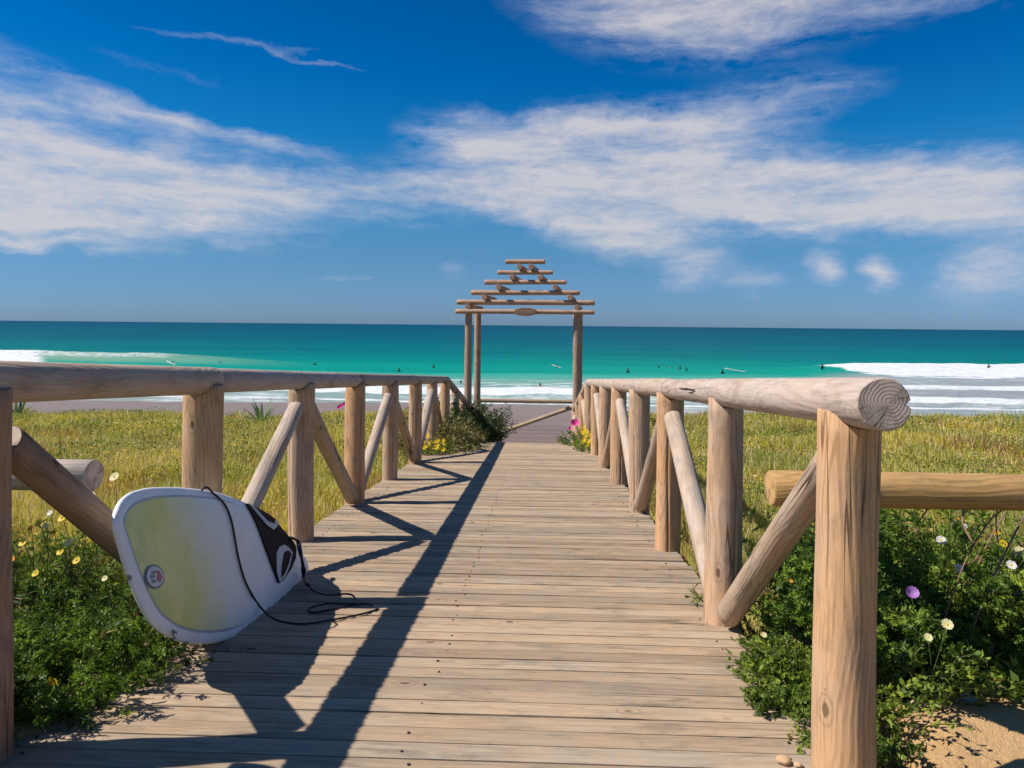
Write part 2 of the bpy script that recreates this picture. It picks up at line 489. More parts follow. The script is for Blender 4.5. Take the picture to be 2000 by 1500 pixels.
# ------------------------------------------------------------------ sea
def build_sea():
    ys = np.concatenate([np.linspace(31, 60, 130), np.linspace(60.2, 125, 260), np.geomspace(126, 600, 120), np.geomspace(640, 60000, 40)])
    t = np.linspace(-1.15, 1.15, 560)
    Y, Tt = np.meshgrid(ys, t, indexing='ij')
    X = Tt * (Y * 1.0 + 30)
    n = fbm(X * .045 + 3, Y * .09)
    bend = (fbm(X * .03 + 40, Y * 0 + 2.5) - .5)
    Z = np.zeros_like(X)
    near = sstep(600, 150, Y)
    Z += near * (.10 * np.sin(Y * .42 + 5 * n + X * .02) + .14 * (fbm(X * .12, Y * .45) - .5) + .08 * (fbm(X * .6, Y * 1.6, 3) - .5))
    lip = lambda yc, w: np.exp(-((Y - yc) / w) ** 2)
    foam = np.zeros_like(X)
    nf = fbm(X * .35, Y * .8, 4); nff = fbm(X * 1.3, Y * 2.2, 4)
    px = 1000 + FPX * np.tan(np.arctan2(X, Y) + YAW)            # bearing, used only to say where along the shore each wave breaks
    # breaking wave on the right: bearing of its shoulder 1570, runs on to the right
    k1 = sstep(1555, 1640, px)
    yc = 93 + bend * 12 + 5 * (fbm(X * .16, Y * 0 + 7.7) - .5)
    h1 = .75 * sstep(1500, 1700, px)
    front = np.where(Y > yc, lip(yc, 3.6), np.exp(-np.maximum(yc - Y, 0) / 9))
    Z += h1 * front
    taper = 1 + 15 * sstep(1560, 1760, px)
    foam = np.maximum(foam, k1 * (.75 + .6 * nf) * sstep(yc + 1.2, yc - .5, Y) * sstep(yc - taper - 4, yc - taper + 3, Y + 7 * (nf - .5)) * 1.2)
    for (y0, w, a, p0, p1) in ((62.0, 3.0, 1.05, 1450, 1600), (51.5, 1.4, 1.1, 1500, 1650)):
        foam = np.maximum(foam, a * (.72 + .75 * (fbm(X * .22 + y0, Y * .12) - .3)) * np.exp(-((Y - y0 - bend * 7 - 2.2 * (fbm(X * .3, Y * 0 + y0) - .5)) / w) ** 4) * sstep(p0, p1, px))
        Z += .22 * lip(y0 + 1 + bend * 5, 1.5) * sstep(p0, p1, px)
    foam = np.maximum(foam, .44 * sstep(86, 80, Y) * sstep(1560, 1700, px) * (.5 + .9 * nf))
    # wave on the left: white at the far left, then a green hump that peels
    k2 = sstep(640, 240, px)
    yl = 88 + bend * 6
    Z += 1.15 * k2 * np.where(Y > yl, lip(yl, 3.2), np.exp(-np.maximum(yl - Y, 0) / 5)) * (.75 + .5 * fbm(X * .15, Y * 0 + 1.3))
    foam = np.maximum(foam, (.7 + .9 * nf) * sstep(130, 40, px) * sstep(yl + 1.2, yl - .3, Y) * sstep(yl - 16, yl - 10, Y))
    foam = np.maximum(foam, .62 * sstep(420, 300, px) * sstep(yl + 1.0, yl, Y) * sstep(yl - 4, yl - 1, Y))
    # soup in the middle and the last line of wash along the whole shore
    mid = sstep(560, 860, px) * sstep(1620, 1350, px)
    foam = np.maximum(foam, mid * sstep(73, 66, Y + 6 * (nf - .5)) * (.42 + .75 * (nf - .38)))
    foam = np.maximum(foam, 1.2 * np.exp(-((Y - 54.5 - bend * 7 - 2.0 * (nf - .5)) / 2.0) ** 4) * (1 - sstep(1500, 1650, px)))
    Z += .22 * lip(55.5 + bend * 7, 1.3) * (1 - sstep(1500, 1650, px))
    foam = np.maximum(foam, .42 * sstep(62, 56, Y) * (.8 + .9 * (nf - .5)))
    foam = np.maximum(foam, 1.0 * np.exp(-((Y - 47.3 - bend * 4 - 1.6 * (nf - .5)) / .8) ** 2))
    foam = np.maximum(foam, .55 * sstep(640, 540, px) * sstep(80, 70, Y) * nf * 1.6)
    foam = foam + (nff - .5) * .34
    me = grid_mesh('sea', X, Y, Z)
    # water colour by depth
    stops = np.array([44, 50, 58, 68, 76, 90, 120, 230, 600, 2500])
    cols = np.array([(.32, .36, .34), (.26, .38, .35), (.18, .38, .34), (.07, .40, .32), (.004, .33, .255), (.0, .26, .225),
                     (.0, .18, .195), (.0, .118, .172), (.0, .095, .160), (.0, .080, .150)])
    C = np.stack([np.interp(Y + (n - .5) * .25 * Y, stops, cols[:, k]) for k in range(3)], -1)
    hump = (k2 * sstep(yl + 2.5, yl - .5, Y) * sstep(yl - 8, yl - 2, Y))[..., None]
    C = C * (1 - hump) + np.array((.20, .42, .30)) * hump
    grey = (sstep(1560, 1700, px) * sstep(84, 76, Y))[..., None]
    C = C * (1 - grey) + np.array((.30, .36, .38)) * grey
    attr(me, 'water', C, 3); attr(me, 'foam', foam)
    m, T, b, out = new_mat('sea_water')
    tc = T.new('ShaderNodeTexCoord').outputs['Object']
    wc = T.new('ShaderNodeAttribute', attribute_name='water').outputs['Color']
    fo = T.new('ShaderNodeAttribute', attribute_name='foam').outputs['Fac']
    fn = T.noise(T.mapping(tc, sc=(1, 2.2, 1)), 1.6, 6, .7)
    f = T.rng(T.m('ADD', fo, T.m('MULTIPLY', T.m('SUBTRACT', fn, .5), .8)), .38, .92)
    patch = T.noise(T.mapping(tc, sc=(.010, .05, 1)), 1.0, 4, .6)
    wcol = T.mix(T.m('MULTIPLY', T.rng(patch, .45, .75), .45), wc, T.mix(1.0, wc, (1, .62, .75), 'MULTIPLY'))
    rip = T.noise(T.mapping(tc, sc=(.05, .55, 1)), 1.0, 6, .65)
    wcol = T.mix(T.m('MULTIPLY', T.rng(rip, .5, .72), .40), wcol, T.mix(1.0, wcol, (1, .70, .76), 'MULTIPLY'))
    c = T.mix(f, wcol, T.mix(T.rng(fn, .35, .6), (.62, .68, .71), (.90, .91, .91)))
    T.put(b.inputs['Base Color'], c)
    T.put(b.inputs['Roughness'], T.m('ADD', T.m('MULTIPLY', f, .5), .32))
    T.put(b.inputs['Specular IOR Level'], .03)
    w1 = T.noise(T.mapping(tc, sc=(.35, 1, 1)), .9, 6, .6)
    w2 = T.noise(T.mapping(tc, sc=(.03, .12, 1)), 1.0, 5, .6)
    T.put(b.inputs['Normal'], T.bump(T.m('ADD', w1, T.m('MULTIPLY', w2, 4)), .6, .35))
    df = T.new('ShaderNodeBsdfDiffuse'); T.put(df.inputs[0], c)
    gl = T.new('ShaderNodeBsdfGlossy'); gl.inputs['Roughness'].default_value = .28
    nb = T.bump(T.m('ADD', w1, T.m('MULTIPLY', w2, 4)), .6, .35)
    T.put(df.inputs['Normal'], nb); T.put(gl.inputs['Normal'], nb)
    mx = T.new('ShaderNodeMixShader'); mx.inputs[0].default_value = .055
    T.l.new(df.outputs[0], mx.inputs[1]); T.l.new(gl.outputs[0], mx.inputs[2]); T.l.new(mx.outputs[0], out.inputs[0])
    tag(link('sea', me, m), kind='structure')


build_sea()


# ------------------------------------------------------------------ logs
def log(name, p0, p1, r0, r1, mat, parent, seed=0, seg=20, rings=9, saddle=None, tint=(1, 1, 1), flat_end=.006,
        end=None, notch=False, sag=0.0, ob=True, wob=.03, checks=()):
    """round log from p0 to p1. saddle=(radius, axis height) lets a horizontal log along Y sit in its upper end"""
    p0 = Vector(p0); p1 = Vector(p1); d = p1 - p0; L = d.length
    rg = np.random.default_rng(seed + 100)
    if saddle:      # upright: keep world axes
        Rm = Matrix.Identity(3)
    else:
        Rm = d.to_track_quat('Z', 'Y').to_matrix()
    th = np.arange(seg) / seg * 2 * np.pi
    deep = np.zeros(seg, bool)
    if len(checks):                     # long drying cracks: a narrow V cut into the round
        ex = []; dp = []
        gap = .0042 / r0
        for a in checks:
            a %= 2 * np.pi
            keep_ = np.abs((th - a + np.pi) % (2 * np.pi) - np.pi) > gap * 1.8
            th = th[keep_]; deep = deep[keep_]
            th = np.concatenate([th, [(a - gap) % (2 * np.pi), a, (a + gap) % (2 * np.pi)]]); deep = np.concatenate([deep, [False, True, False]])
        o_ = np.argsort(th); th = th[o_]; deep = deep[o_]; seg = len(th)
    cph = rg.uniform(0, 6.28, 3); ct0 = rg.uniform(.0, .25); ct1 = rg.uniform(.7, 1.0)
    ph = rg.uniform(0, 6.28, 6)
    ts = np.concatenate([[0, flat_end / L], np.linspace(.04, .96, rings), [1 - flat_end / L, 1]])
    V = []; F = []
    nr = len(ts)
    if notch:
        ts = np.concatenate([[0, flat_end / L], [.03, .06], np.linspace(.1, .96, rings), [1 - flat_end / L, 1]]); nr = len(ts)
    for i, t in enumerate(ts):
        rr = r0 + (r1 - r0) * t
        rad = rr * (1 + wob * np.sin(th * 2 + ph[0] + t * 2) + wob * .6 * np.sin(th * 3 + ph[1] + t * 3) + wob * .7 * math.sin(ph[2] + t * 5) + wob * .5 * np.sin(th + ph[3] + t * 7))
        if i in (0, nr - 1): rad = rad - flat_end * .8
        rad = rad - deep * rr * .22 * float(sstep(ct0 - .05, ct0 + .12, t) * sstep(ct1 + .05, ct1 - .15, t)) * (.7 + .3 * math.sin(t * 17))
        cx = wob * .35 * r0 * 4 * math.sin(ph[4] + t * 3.3) * (4 * t * (1 - t)); cy = -sag * 4 * t * (1 - t)
        if notch and i < 5:
            a = np.abs((th - NOTCH_A + np.pi) % (2 * np.pi) - np.pi)
            rad = rad - .015 * (1 - i / 5) * (a < .09)
        tw = th + (.10 * math.sin(cph[0] + t * 4.5) + .03 * math.sin(cph[1] + t * 13)) * (1 if len(checks) else 0)
        x = cx + rad * np.cos(tw); y = rad * np.sin(tw) + cy
        z = np.full(seg, t * L)
        if saddle and i >= nr - 2:
            sr, zc = saddle
            under = zc - np.sqrt(np.maximum(sr ** 2 - np.minimum(np.abs(x), sr) ** 2, 0))
            z = np.minimum(under + .004, zc - .30 * sr) - (.004 if i == nr - 2 else 0)
        V += list(zip(x, y, z))
    for i in range(nr - 1):
        for j in range(seg):
            a = i * seg + j; bq = i * seg + (j + 1) % seg
            F.append((a, bq, bq + seg, a + seg))
    nside = len(F)
    # end caps with an inner ring
    for e, base in ((0, 0), (1, (nr - 1) * seg)):
        ring = [V[base + j] for j in range(seg)]
        cxy = np.mean(np.array(ring), 0)
        inner = len(V)
        for q in ring:
            x = cxy[0] + (q[0] - cxy[0]) * .5; y = cxy[1] + (q[1] - cxy[1]) * .5; z = q[2]
            if saddle and e == 1:
                sr, zc = saddle; z = zc - math.sqrt(max(sr ** 2 - min(abs(x), sr) ** 2, 0)) + .002
            V.append((x, y, z))
        cz = cxy[2] if not (saddle and e) else saddle[1] - saddle[0]
        V.append((cxy[0], cxy[1], cz)); cen = len(V) - 1
        for j in range(seg):
            j2 = (j + 1) % seg
            if e == 0: F.append((base + j2, base + j, inner + j, inner + j2)); F.append((inner + j2, inner + j, cen))
            else: F.append((base + j, base + j2, inner + j2, inner + j)); F.append((inner + j, inner + j2, cen))
    me = from_py(name, V, F)
    sm = np.zeros(len(F), bool); sm[:nside] = True
    me.polygons.foreach_set('use_smooth', sm)
    me.materials.append(mat); me.materials.append(end or M_END)
    mi = np.zeros(len(F), np.int32); mi[nside:] = 1
    me.polygons.foreach_set('material_index', mi)
    M = Matrix.Translation(p0) @ Rm.to_4x4()
    o = link(name, me, None, parent, M)
    o.color = (*tint, 1)
    return o


NOTCH_A = 0.0
D = lambda x, y, h=0.0: Vector((x, y, float(deck_z(y)) + h))

# ------------------------------------------------------------------ boardwalk
XL, XR = -1.50, .83


def build_boardwalk():
    bw = bpy.data.objects.new('boardwalk', None); COL.objects.link(bw); bw.location = (0, 0, 0)
    tag(bw, kind='structure')
    # joists under the boards
    for x in (-1.36, -.9, -.34, .22, .70):
        V = []; F = []
        for y in (-1.2, Y_END - .02, Y_GATE):
            z = float(deck_z(y)) - .035
            V += [(x - .04, y, z), (x + .04, y, z), (x + .04, y, z - .14), (x - .04, y, z - .14)]
        for i in range(2):
            a = i * 4
            for j in range(4): F.append((a + j, a + (j + 1) % 4, a + 4 + (j + 1) % 4, a + 4 + j))
        F += [(3, 2, 1, 0), (8, 9, 10, 11)]
        link('joist', from_py('joist', V, F), M_BRACE, bw)
    pitch = .0855; y = -1.2; k = 0
    base = None
    meshes = []
    rr = np.random.default_rng(5)
    prof = []           # cross-section: ribbed top, 4 shallow grooves
    W = .0805; t = .032; ng = 3
    top = []
    xs = np.linspace(-W / 2, W / 2, ng * 2 + 1)
    for i, q in enumerate(xs):
        top.append((q * (.97 if i in (0, len(xs) - 1) else 1), -.0028 if i % 2 else 0.0))
    top[0] = (-W / 2, -.004); top[-1] = (W / 2, -.004)
    prof = top + [(W / 2, -t), (-W / 2, -t)]
    while y < Y_GATE - .1:
        flat = y > Y_END - .05
        if not flat or True:
            xl = XL + rr.normal(0, .007); xr = XR + rr.normal(0, .007)
            if y > 10.6: xl = -1.42; xr = .80
            V = []
            secs = [xl, xl + (xr - xl) * .33, xl + (xr - xl) * .66, xr]
            bow = rr.normal(0, .0015, 4)
            for s, xx in enumerate(secs):
                V += [(xx, a, c + bow[s]) for a, c in prof]
            n = len(prof); F = []
            for s in range(3):
                for j in range(n):
                    a = s * n + j; b2 = s * n + (j + 1) % n
                    F.append((a, a + n, b2 + n, b2))
            F.append(tuple(range(n))); F.append(tuple(reversed(range(3 * n, 4 * n))))
            me = from_py('plank', V, F)
            slope = SL if not flat else RAMP
            yc = y + pitch / 2
            M = Matrix.Translation((0, yc, float(deck_z(yc)))) @ Matrix.Rotation(-math.atan(slope), 4, 'X') @ Matrix.Rotation(rr.normal(0, .0012), 4, 'Z')
            o = link('plank', me, M_PLANK, bw, M)
            v = rr.uniform(.78, 1.12); w = rr.normal(0, .02)
            if rr.random() < .12: v *= .85
            o.color = (v + w, v, v - w, 1)
        y += pitch; k += 1
    V = []; F = []                                   # screw heads, three across each board
    y = -1.2 + pitch / 2
    while y < 7.5:
        for x in (-1.36, -.34, .70):
            if rr.random() < .82:
                cx = x + rr.normal(0, .010); cy = y + rr.normal(0, .012); z = float(deck_z(cy)) + .0012; b0 = len(V)
                for a in range(8): V.append((cx + .0042 * math.cos(a * .785), cy + .0042 * math.sin(a * .785), z)) 
                for a in range(8): V.append((cx + .0042 * math.cos(a * .785), cy + .0042 * math.sin(a * .785), z - .004))
                F.append(tuple(range(b0, b0 + 8)))
                for a in range(8): F.append((b0 + a, b0 + 8 + a, b0 + 8 + (a + 1) % 8, b0 + (a + 1) % 8))
        y += pitch
    tag(link('screws', from_py('screws', V, F), plain('rusty_screw', (.05, .03, .02), .6), bw), kind='stuff')
    return bw


BW = build_boardwalk()


# ------------------------------------------------------------------ railings
CHK = (-70, -62, -120, -40, -62, -100, -130, -75)


def build_railing(side):
    left = side == 'left'
    x = -1.445 if left else .783
    ys = [1.80, 3.05, 4.34, 5.64, 6.97, 8.42, 9.75, 11.1] if left else [1.84, 3.03, 4.29, 5.55, 6.95, 8.28, 9.62, 10.95]
    pitch = 1.33
    hc = .975 if left else .953                 # axis height of the handrail
    rr = .057 if left else .0605
    root = empty('log_railing', D(x, ys[0]),
                 'round log railing left of the boardwalk with the white surfboard leaning on it' if left else
                 'round log railing right of the boardwalk, its sawn rail end facing the viewer',
                 'railing')
    rg = np.random.default_rng(20 if left else 33)
    lower = [12.45, 13.8, 15.1]
    ally = ys + lower
    rads = []
    for i, y in enumerate(ally):
        r = .078 + rg.normal(0, .002)
        rads.append(r)
        zt = float(deck_z(y)) + hc
        bot = D(x, y, -.55)
        tint = [(1.0, .92, .86), (1.08, .95, .78), (1, .97, .95), (1.1, .93, .74), (.95, .93, .92), (1.0, .9, .8)][(i + (0 if left else 1)) % 6]
        if left and i < 1: tint = (.72, .62, .58)
        o = log('post', bot, Vector((x, y, zt - rr * .3)), r * 1.0, r * .97, M_POST, root, seed=i + (0 if left else 50),
            saddle=(rr + .001, zt - bot.z), tint=tint, rings=16, seg=28, wob=.04,
            checks=[R(CHK[(i + (0 if left else 3)) % 8])] if not (not left and i == 0) else [R(-38)])
    # handrail logs
    if left:
        joints = [(-.6, 3.12), (3.14, 5.66), (5.665, 8.44), (8.445, 11.25)]
    else:
        joints = [(1.65, 4.27), (4.275, 6.98), (6.985, 9.64), (9.645, 11.1)]
    for i, (a, b) in enumerate(joints):
        ra = rr * (1 + rg.normal(0, .01)); r1 = rr * (1 - .02 + rg.normal(0, .02))
        if left and i == 0: ra, r1 = rr * .95, rr * 1.06
        if left and i > 0: ra = rr * .97
        if not left and i == 0: ra, r1 = .0625, .056
        log('handrail', D(x, a, hc), D(x, b, hc + (0.0)), ra, r1, M_RAIL, root, seed=70 + i + (0 if left else 9), rings=22,
            seg=40, notch=(not left and i == 0), wob=.016, checks=[R(150 if not left else 35)] if i else (),
            tint=[(1.02, .92, .82), (.95, .94, .97), (.8, .78, .78), (.9, .86, .84)][i] if left else [(1.05, 1, .98), (1.0, .93, .88), (1.05, 1, .96), (1, .95, .9)][i])
    yb = joints[-1][1]
    log('handrail', D(x, yb - .03, hc), D(x, 15.25, hc + .02), rr, rr * .95, M_RAIL, root, seed=90, rings=10, wob=.014,
        tint=(.85, .78, .72) if left else (1.1, .95, .85))
    # braces: from the head of every odd post to the foot of its even neighbours
    for i in range(len(ally)):
        if i % 2: continue
        for j in (i - 1, i + 1):
            if j < 0 or j >= len(ally): continue
            s = 1 if j > i else -1
            r = .052 + rg.normal(0, .002)
            top = D(x, ally[i] + s * (rads[i] + .012), hc - .16)
            foot = D(x, ally[j] - s * (rads[j] + .015), .055)
            dark = left and i == 0
            log('brace', foot, top, r, r * .96, M_BRACE, root, seed=200 + i * 3 + j, rings=12, seg=22, checks=[R(-100 if left else -80)] if i < 4 else (),
                tint=(.62, .50, .44) if dark else (1.0, .98, .98) if s < 0 else (.92, .84, .76))
    if left:       # the run before the near post, mostly out of frame
        log('brace', D(x, .35, .055), D(x, ys[0] - .10, hc - .16), .052, .05, M_BRACE, root, seed=300)
        log('post', D(x, .45, -.5), D(x, .45, hc - rr), .078, .076, M_POST, root, seed=301, saddle=(rr, hc + .5))
    return root


NOTCH_A = math.pi  # set below after checking which way the end face turns
RAIL_L = build_railing('left')
RAIL_R = build_railing('right')


# ------------------------------------------------------------------ low log fences square to the boardwalk
def build_side_fence(right):
    if right:
        y = 2.50; z = EYE - (951 - 642) / FPX * y
        root = empty('log_fence', (1.0, y, float(ground_z(1.6, y))), 'honey coloured horizontal fence log running off to the right behind the near right post', 'fence')
        log('rail', (.80, y, z), (4.6, y + .03, z + .005), .0615, .060, M_LOG, root, seed=401, rings=14, seg=32, end=M_END_HONEY)
        for xx in (3.4,):
            log('post', (xx, y + .13, float(ground_z(xx, y)) - .3), (xx, y + .13, z + .1), .06, .058, M_LOG, root, seed=402)
    else:
        y = 2.72; z = EYE - (936 - 628) / FPX * y
        root = empty('log_fence', (-2.0, y, float(ground_z(-2.2, y))), 'pale grey fence log with round sawn end, seen behind the near left brace', 'fence')
        log('rail', (-1.715, y, z), (-5.2, y + .05, z - .01), .062, .060, M_RAIL, root, seed=403, rings=14, seg=32)
        log('post', (-3.6, y + .13, float(ground_z(-3.6, y)) - .3), (-3.6, y + .13, z + .1), .06, .058, M_RAIL, root, seed=404)


build_side_fence(True); build_side_fence(False)


# ------------------------------------------------------------------ gateway
def build_gateway():
    y0 = 15.5; k = y0 / FPX
    base = float(ground_z(-.3, y0))
    root = empty('wooden_gateway', (-.30, y0 + .3, base), 'open log gateway with stepped pyramid of beams and oval sign by the beach', 'gateway')
    yaw = R(-6)
    ax = Vector((math.cos(yaw), math.sin(yaw), 0)); ay = Vector((-math.sin(yaw), math.cos(yaw), 0))
    org = Vector((-.30, y0, 0))
    W = lambda u, v, z: org + ax * u + ay * v + Vector((0, 0, z))
    zz = lambda py: EYE + (637.5 - py) * k
    postx = (-1.235, 1.125)
    dpt = 1.05
    i = 0
    for u in postx:
        for v in (0, dpt):
            i += 1
            log('post', W(u, v, base - .4), W(u, v, zz(601) - .05), .085, .078, M_GATE, root, seed=500 + i, rings=10)
    # beams, bottom to top
    rows = [(611, 1.50, .052), (592.5, 1.50, .058), (573.5, 1.18, .056), (553, .89, .054), (534, .60, .050), (513, .43, .052)]
    for n, (py, hl, r) in enumerate(rows):
        v = -.115 if n == 0 else .0
        log('beam', W(-hl, v, zz(py)), W(hl, v, zz(py)), r, r * .95, M_GATE, root, seed=520 + n, rings=10, tint=(1.15, 1.1, 1.05))
    # rear pair of long beams carries the back posts
    # short cross logs between the rows
    for n, (py, us, ln) in enumerate([(601.5, postx, 1.6), (583, (-.87, .98), 1.35), (563.5, (-.56, .66), 1.35), (543.5, (-.27, .34), 1.35), (523.5, (-.11, .14), 1.35)]):
        for u in us:
            log('cross_log', W(u, -.14, zz(py)), W(u, ln - .14, zz(py)), .060, .056, M_GATE, root, seed=540 + n, rings=5, tint=(1.1, 1.0, .95), end=M_GATE)
    # oval sign on the lower beam
    c = W((1017 - 1000 - 26) * k + .14, -.20, zz(611))
    seg = 40; V = []; F = []
    for dy in (0, -.035):
        for s in ((1.0,) if dy == 0 else (1.0, .9)):
            for j in range(seg):
                a = j / seg * 2 * math.pi
                V.append((.255 * s * math.cos(a), dy - (.006 if s < 1 else 0), .090 * s * math.sin(a)))
    for r_ in range(2):
        for j in range(seg):
            F.append((r_ * seg + j, r_ * seg + (j + 1) % seg, (r_ + 1) * seg + (j + 1) % seg, (r_ + 1) * seg + j))
    F.append(tuple(range(2 * seg, 3 * seg))); F.append(tuple(reversed(range(seg))))
    M = Matrix.Translation(c) @ Matrix.Rotation(yaw, 4, 'Z')
    sg = link('sign', from_py('sign', V, F), M_SIGN, root, M)
    # carved lettering: worn, illegible strokes in two rows
    rg = np.random.default_rng(4); V = []; F = []
    for j in range(11):
        xx = -.165 + j * .033
        h = .030 + .012 * rg.random(); w = .010; sl = rg.normal(0, .006)
        b0 = len(V)
        for (a, b_) in ((-w / 2, -h), (w / 2, -h), (w / 2 + sl, h), (-w / 2 + sl, h)): V.append((xx + a, -.0445, b_))
        F.append((b0, b0 + 1, b0 + 2, b0 + 3))
        if j % 2 == 0:
            b0 = len(V); q = rg.uniform(-.02, .02)
            for (a, b_) in ((0, q - .004), (.02, q - .004), (.02, q + .004), (0, q + .004)): V.append((xx + a, -.0447, b_))
            F.append((b0, b0 + 1, b0 + 2, b0 + 3))
    link('lettering', from_py('lettering', V, F), M_CARVE, sg, Matrix.Translation(c) @ Matrix.Rotation(yaw, 4, 'Z'))
    return root


M_SIGN = plain('sign_wood', (.34, .19, .12), .7, .2, .35, 40)
M_CARVE = plain('carved_strokes', (.55, .42, .34), .8, .1)
build_gateway()


def build_barrier():
    root = empty('log_barrier', (-.3, 17.5, float(ground_z(-.3, 17.5))), 'low log barrier with slanting log across the path just beyond the gateway', 'barrier')
    y = 17.5
    a = at_y(930, 782, y); b = at_y(1126, 785, y)
    log('rail', a, b, .052, .050, M_LOG2, root, seed=601, rings=8)
    a = at_y(953, 853, y - .12); b = at_y(1128, 792, y - .12)
    log('brace', a, b, .052, .050, M_LOG2, root, seed=602, rings=8)
    for px in (934, 1127):
        t = at_y(px, 782, y + .02)
        log('post', (t.x, t.y + .08, float(ground_z(t.x, t.y)) - .3), (t.x, t.y + .08, t.z + .05), .055, .052, M_GATE, root, seed=603 + px)
    # two short stubs rising behind the top log
    return root


M_LOG2 = wood_mat('pale_log_wood', (.56, .39, .24), (.50, .38, .27), .45, cracks=.4)
build_barrier()


# ------------------------------------------------------------------ surfboard
def build_surfboard():
    lean = R(15)
    up = Vector((-math.sin(lean), 0, math.cos(lean))); al = Vector((0, 1, -SL)).normalized()
    n = al.cross(up).normalized()                       # faces the walkway
    up = n.cross(al).normalized()
    p0 = Vector((-1.17, 2.6, 4.0 - SL * 2.6)) - al * 2.6 / 1.0 * 0 
    # board axes in the leaning plane: nose up towards the viewer, tail on the deck
    t = R(-17)
    A = al * math.cos(t) + up * math.sin(t); B = -al * math.sin(t) + up * math.cos(t)
    cen = p0 + al * (2.7276 - 2.6) + up * .2886
    hu = np.array([(-.69, .075), (-.685, .09), (-.673, .115), (-.64, .150), (-.57, .187), (-.45, .222), (-.28, .25), (-.05, .272), (.1, .275), (.27, .266), (.54, .228),
                   (.757, .130), (.86, .082), (.91, .052), (.935, .028), (.945, .008)])
    hd = np.array([(-.69, .068), (-.67, .035), (-.635, -.025), (-.574, -.114), (-.50, -.195), (-.455, -.229), (-.322, -.278), (-.206, -.296), (-.05, -.302), (.1, -.290), (.206, -.272), (.42, -.22),
                   (.679, -.127), (.83, -.062), (.91, -.024), (.945, .004)])
    L0, L1 = -.69, .945
    # body
    k = (1 - np.cos(np.linspace(0, np.pi, 70))) / 2
    ls = L0 + (L1 - L0) * k
    wu = np.interp(ls, hu[:, 0], hu[:, 1]); wd = np.interp(ls, hd[:, 0], hd[:, 1])
    for _ in range(3):
        for q in (wu, wd): q[1:-1] = (q[:-2] + 2 * q[1:-1] + q[2:]) / 4
    hw = np.maximum((wu - wd) / 2, .002); mid = (wu + wd) / 2
    m = 56; V = []; edge = []; lon = []
    th = np.linspace(0, 2 * np.pi, m, endpoint=False)
    for l, w, mc in zip(ls, hw, mid):
        u = (l - L0) / (L1 - L0)
        thick = .036 * (math.sin(math.pi * min(1, max(.0, u * .96 + .02))) ** .45) * min(1, w / .05 + .15)
        rock = .035 * max(0, (.25 - u) / .25) ** 2 + .012 * max(0, (u - .8) / .2) ** 2
        for a in th:
            cx = math.copysign(abs(math.cos(a)) ** .62, math.cos(a)); sy = math.copysign(abs(math.sin(a)) ** .8, math.sin(a))
            V.append((l, mc + w * cx, thick * sy + rock))
    # distance to outline in the plane (for the printed panel)
    poly = np.array([(a, b) for a, b in zip(ls, mid + hw)] + [(a, b) for a, b in zip(ls[::-1], (mid - hw)[::-1])])
    VV = np.array(V)
    dist = np.full(len(VV), 9.)
    for i in range(len(poly)):
        a = poly[i]; b = poly[(i + 1) % len(poly)]; ab = b - a
        tt = np.clip(((VV[:, :2] - a) @ ab) / (ab @ ab + 1e-12), 0, 1)
        dist = np.minimum(dist, np.hypot(*(VV[:, :2] - a - tt[:, None] * ab).T))
    F = []
    for i in range(len(ls) - 1):
        for j in range(m):
            a = i * m + j; b = i * m + (j + 1) % m
            F.append((a, a + m, b + m, b))
    F.append(tuple(range(m))); F.append(tuple(reversed(range((len(ls) - 1) * m, len(ls) * m))))
    me = from_py('body', V, F, True)
    attr(me, 'inset', dist)
    mt, T, bs, out = new_mat('surfboard_skin')
    tc = T.new('ShaderNodeTexCoord').outputs['Object']
    sp = T.new('ShaderNodeSeparateXYZ'); T.put(sp.inputs[0], tc)
    ins = T.new('ShaderNodeAttribute', attribute_name='inset').outputs['Fac']
    topside = T.rng(sp.outputs[2], .006, .014)
    blot = T.noise(tc, 6, 5, .6); scuff = T.noise(tc, 40, 5, .7)
    xw = T.m('ADD', sp.outputs[0], T.m('MULTIPLY', sp.outputs[1], .35))
    yel = T.mix(T.rng(xw, -.60, -.38), (.44, .58, .24), (.74, .70, .18))
    yel = T.mix(T.rng(blot, .35, .7), yel, (.84, .76, .30))
    pan = T.mix(T.rng(T.m('ADD', xw, T.m('MULTIPLY', T.m('SUBTRACT', blot, .5), .25)), -.40, .06), yel, (.80, .79, .76))
    pan = T.mix(T.m('MULTIPLY', T.rng(scuff, .45, .75), .18), pan, (.45, .40, .38))
    white = T.mix(T.rng(blot, .3, .7), (.84, .84, .86), (.76, .77, .80))
    white = T.mix(T.m('MULTIPLY', T.rng(scuff, .5, .75), .25), white, (.48, .45, .42))
    inside = T.m('MULTIPLY', T.rng(ins, .036, .041), topside)
    fade_r = T.rng(sp.outputs[0], .10, .30)
    line = T.m('MULTIPLY', T.m('MULTIPLY', T.rng(ins, .031, .034), T.rng(ins, .044, .039)), T.m('MULTIPLY', topside, T.rng(sp.outputs[0], .25, .0)))
    c = T.mix(T.m('MULTIPLY', inside, T.m('SUBTRACT', 1.0, fade_r)), white, pan)
    c = T.mix(T.m('MULTIPLY', line, .60), c, (.10, .17, .30))
    ding = T.m('MULTIPLY', T.rng(T.v('LENGTH', T.v('SUBTRACT', tc, (-.60, -.09, .02))), .016, .010), .8)
    c = T.mix(ding, c, (.08, .09, .12))
    T.put(bs.inputs['Base Color'], c)
    bs.inputs['Roughness'].default_value = .38; bs.inputs['Specular IOR Level'].default_value = .4
    T.put(bs.inputs['Normal'], T.bump(scuff, .12, .002))
    root = empty('surfboard', cen - Vector((0, 0, .28)), 'rounded white surfboard with yellow panel and dark tail pad leaning on the left railing', 'surfboard')
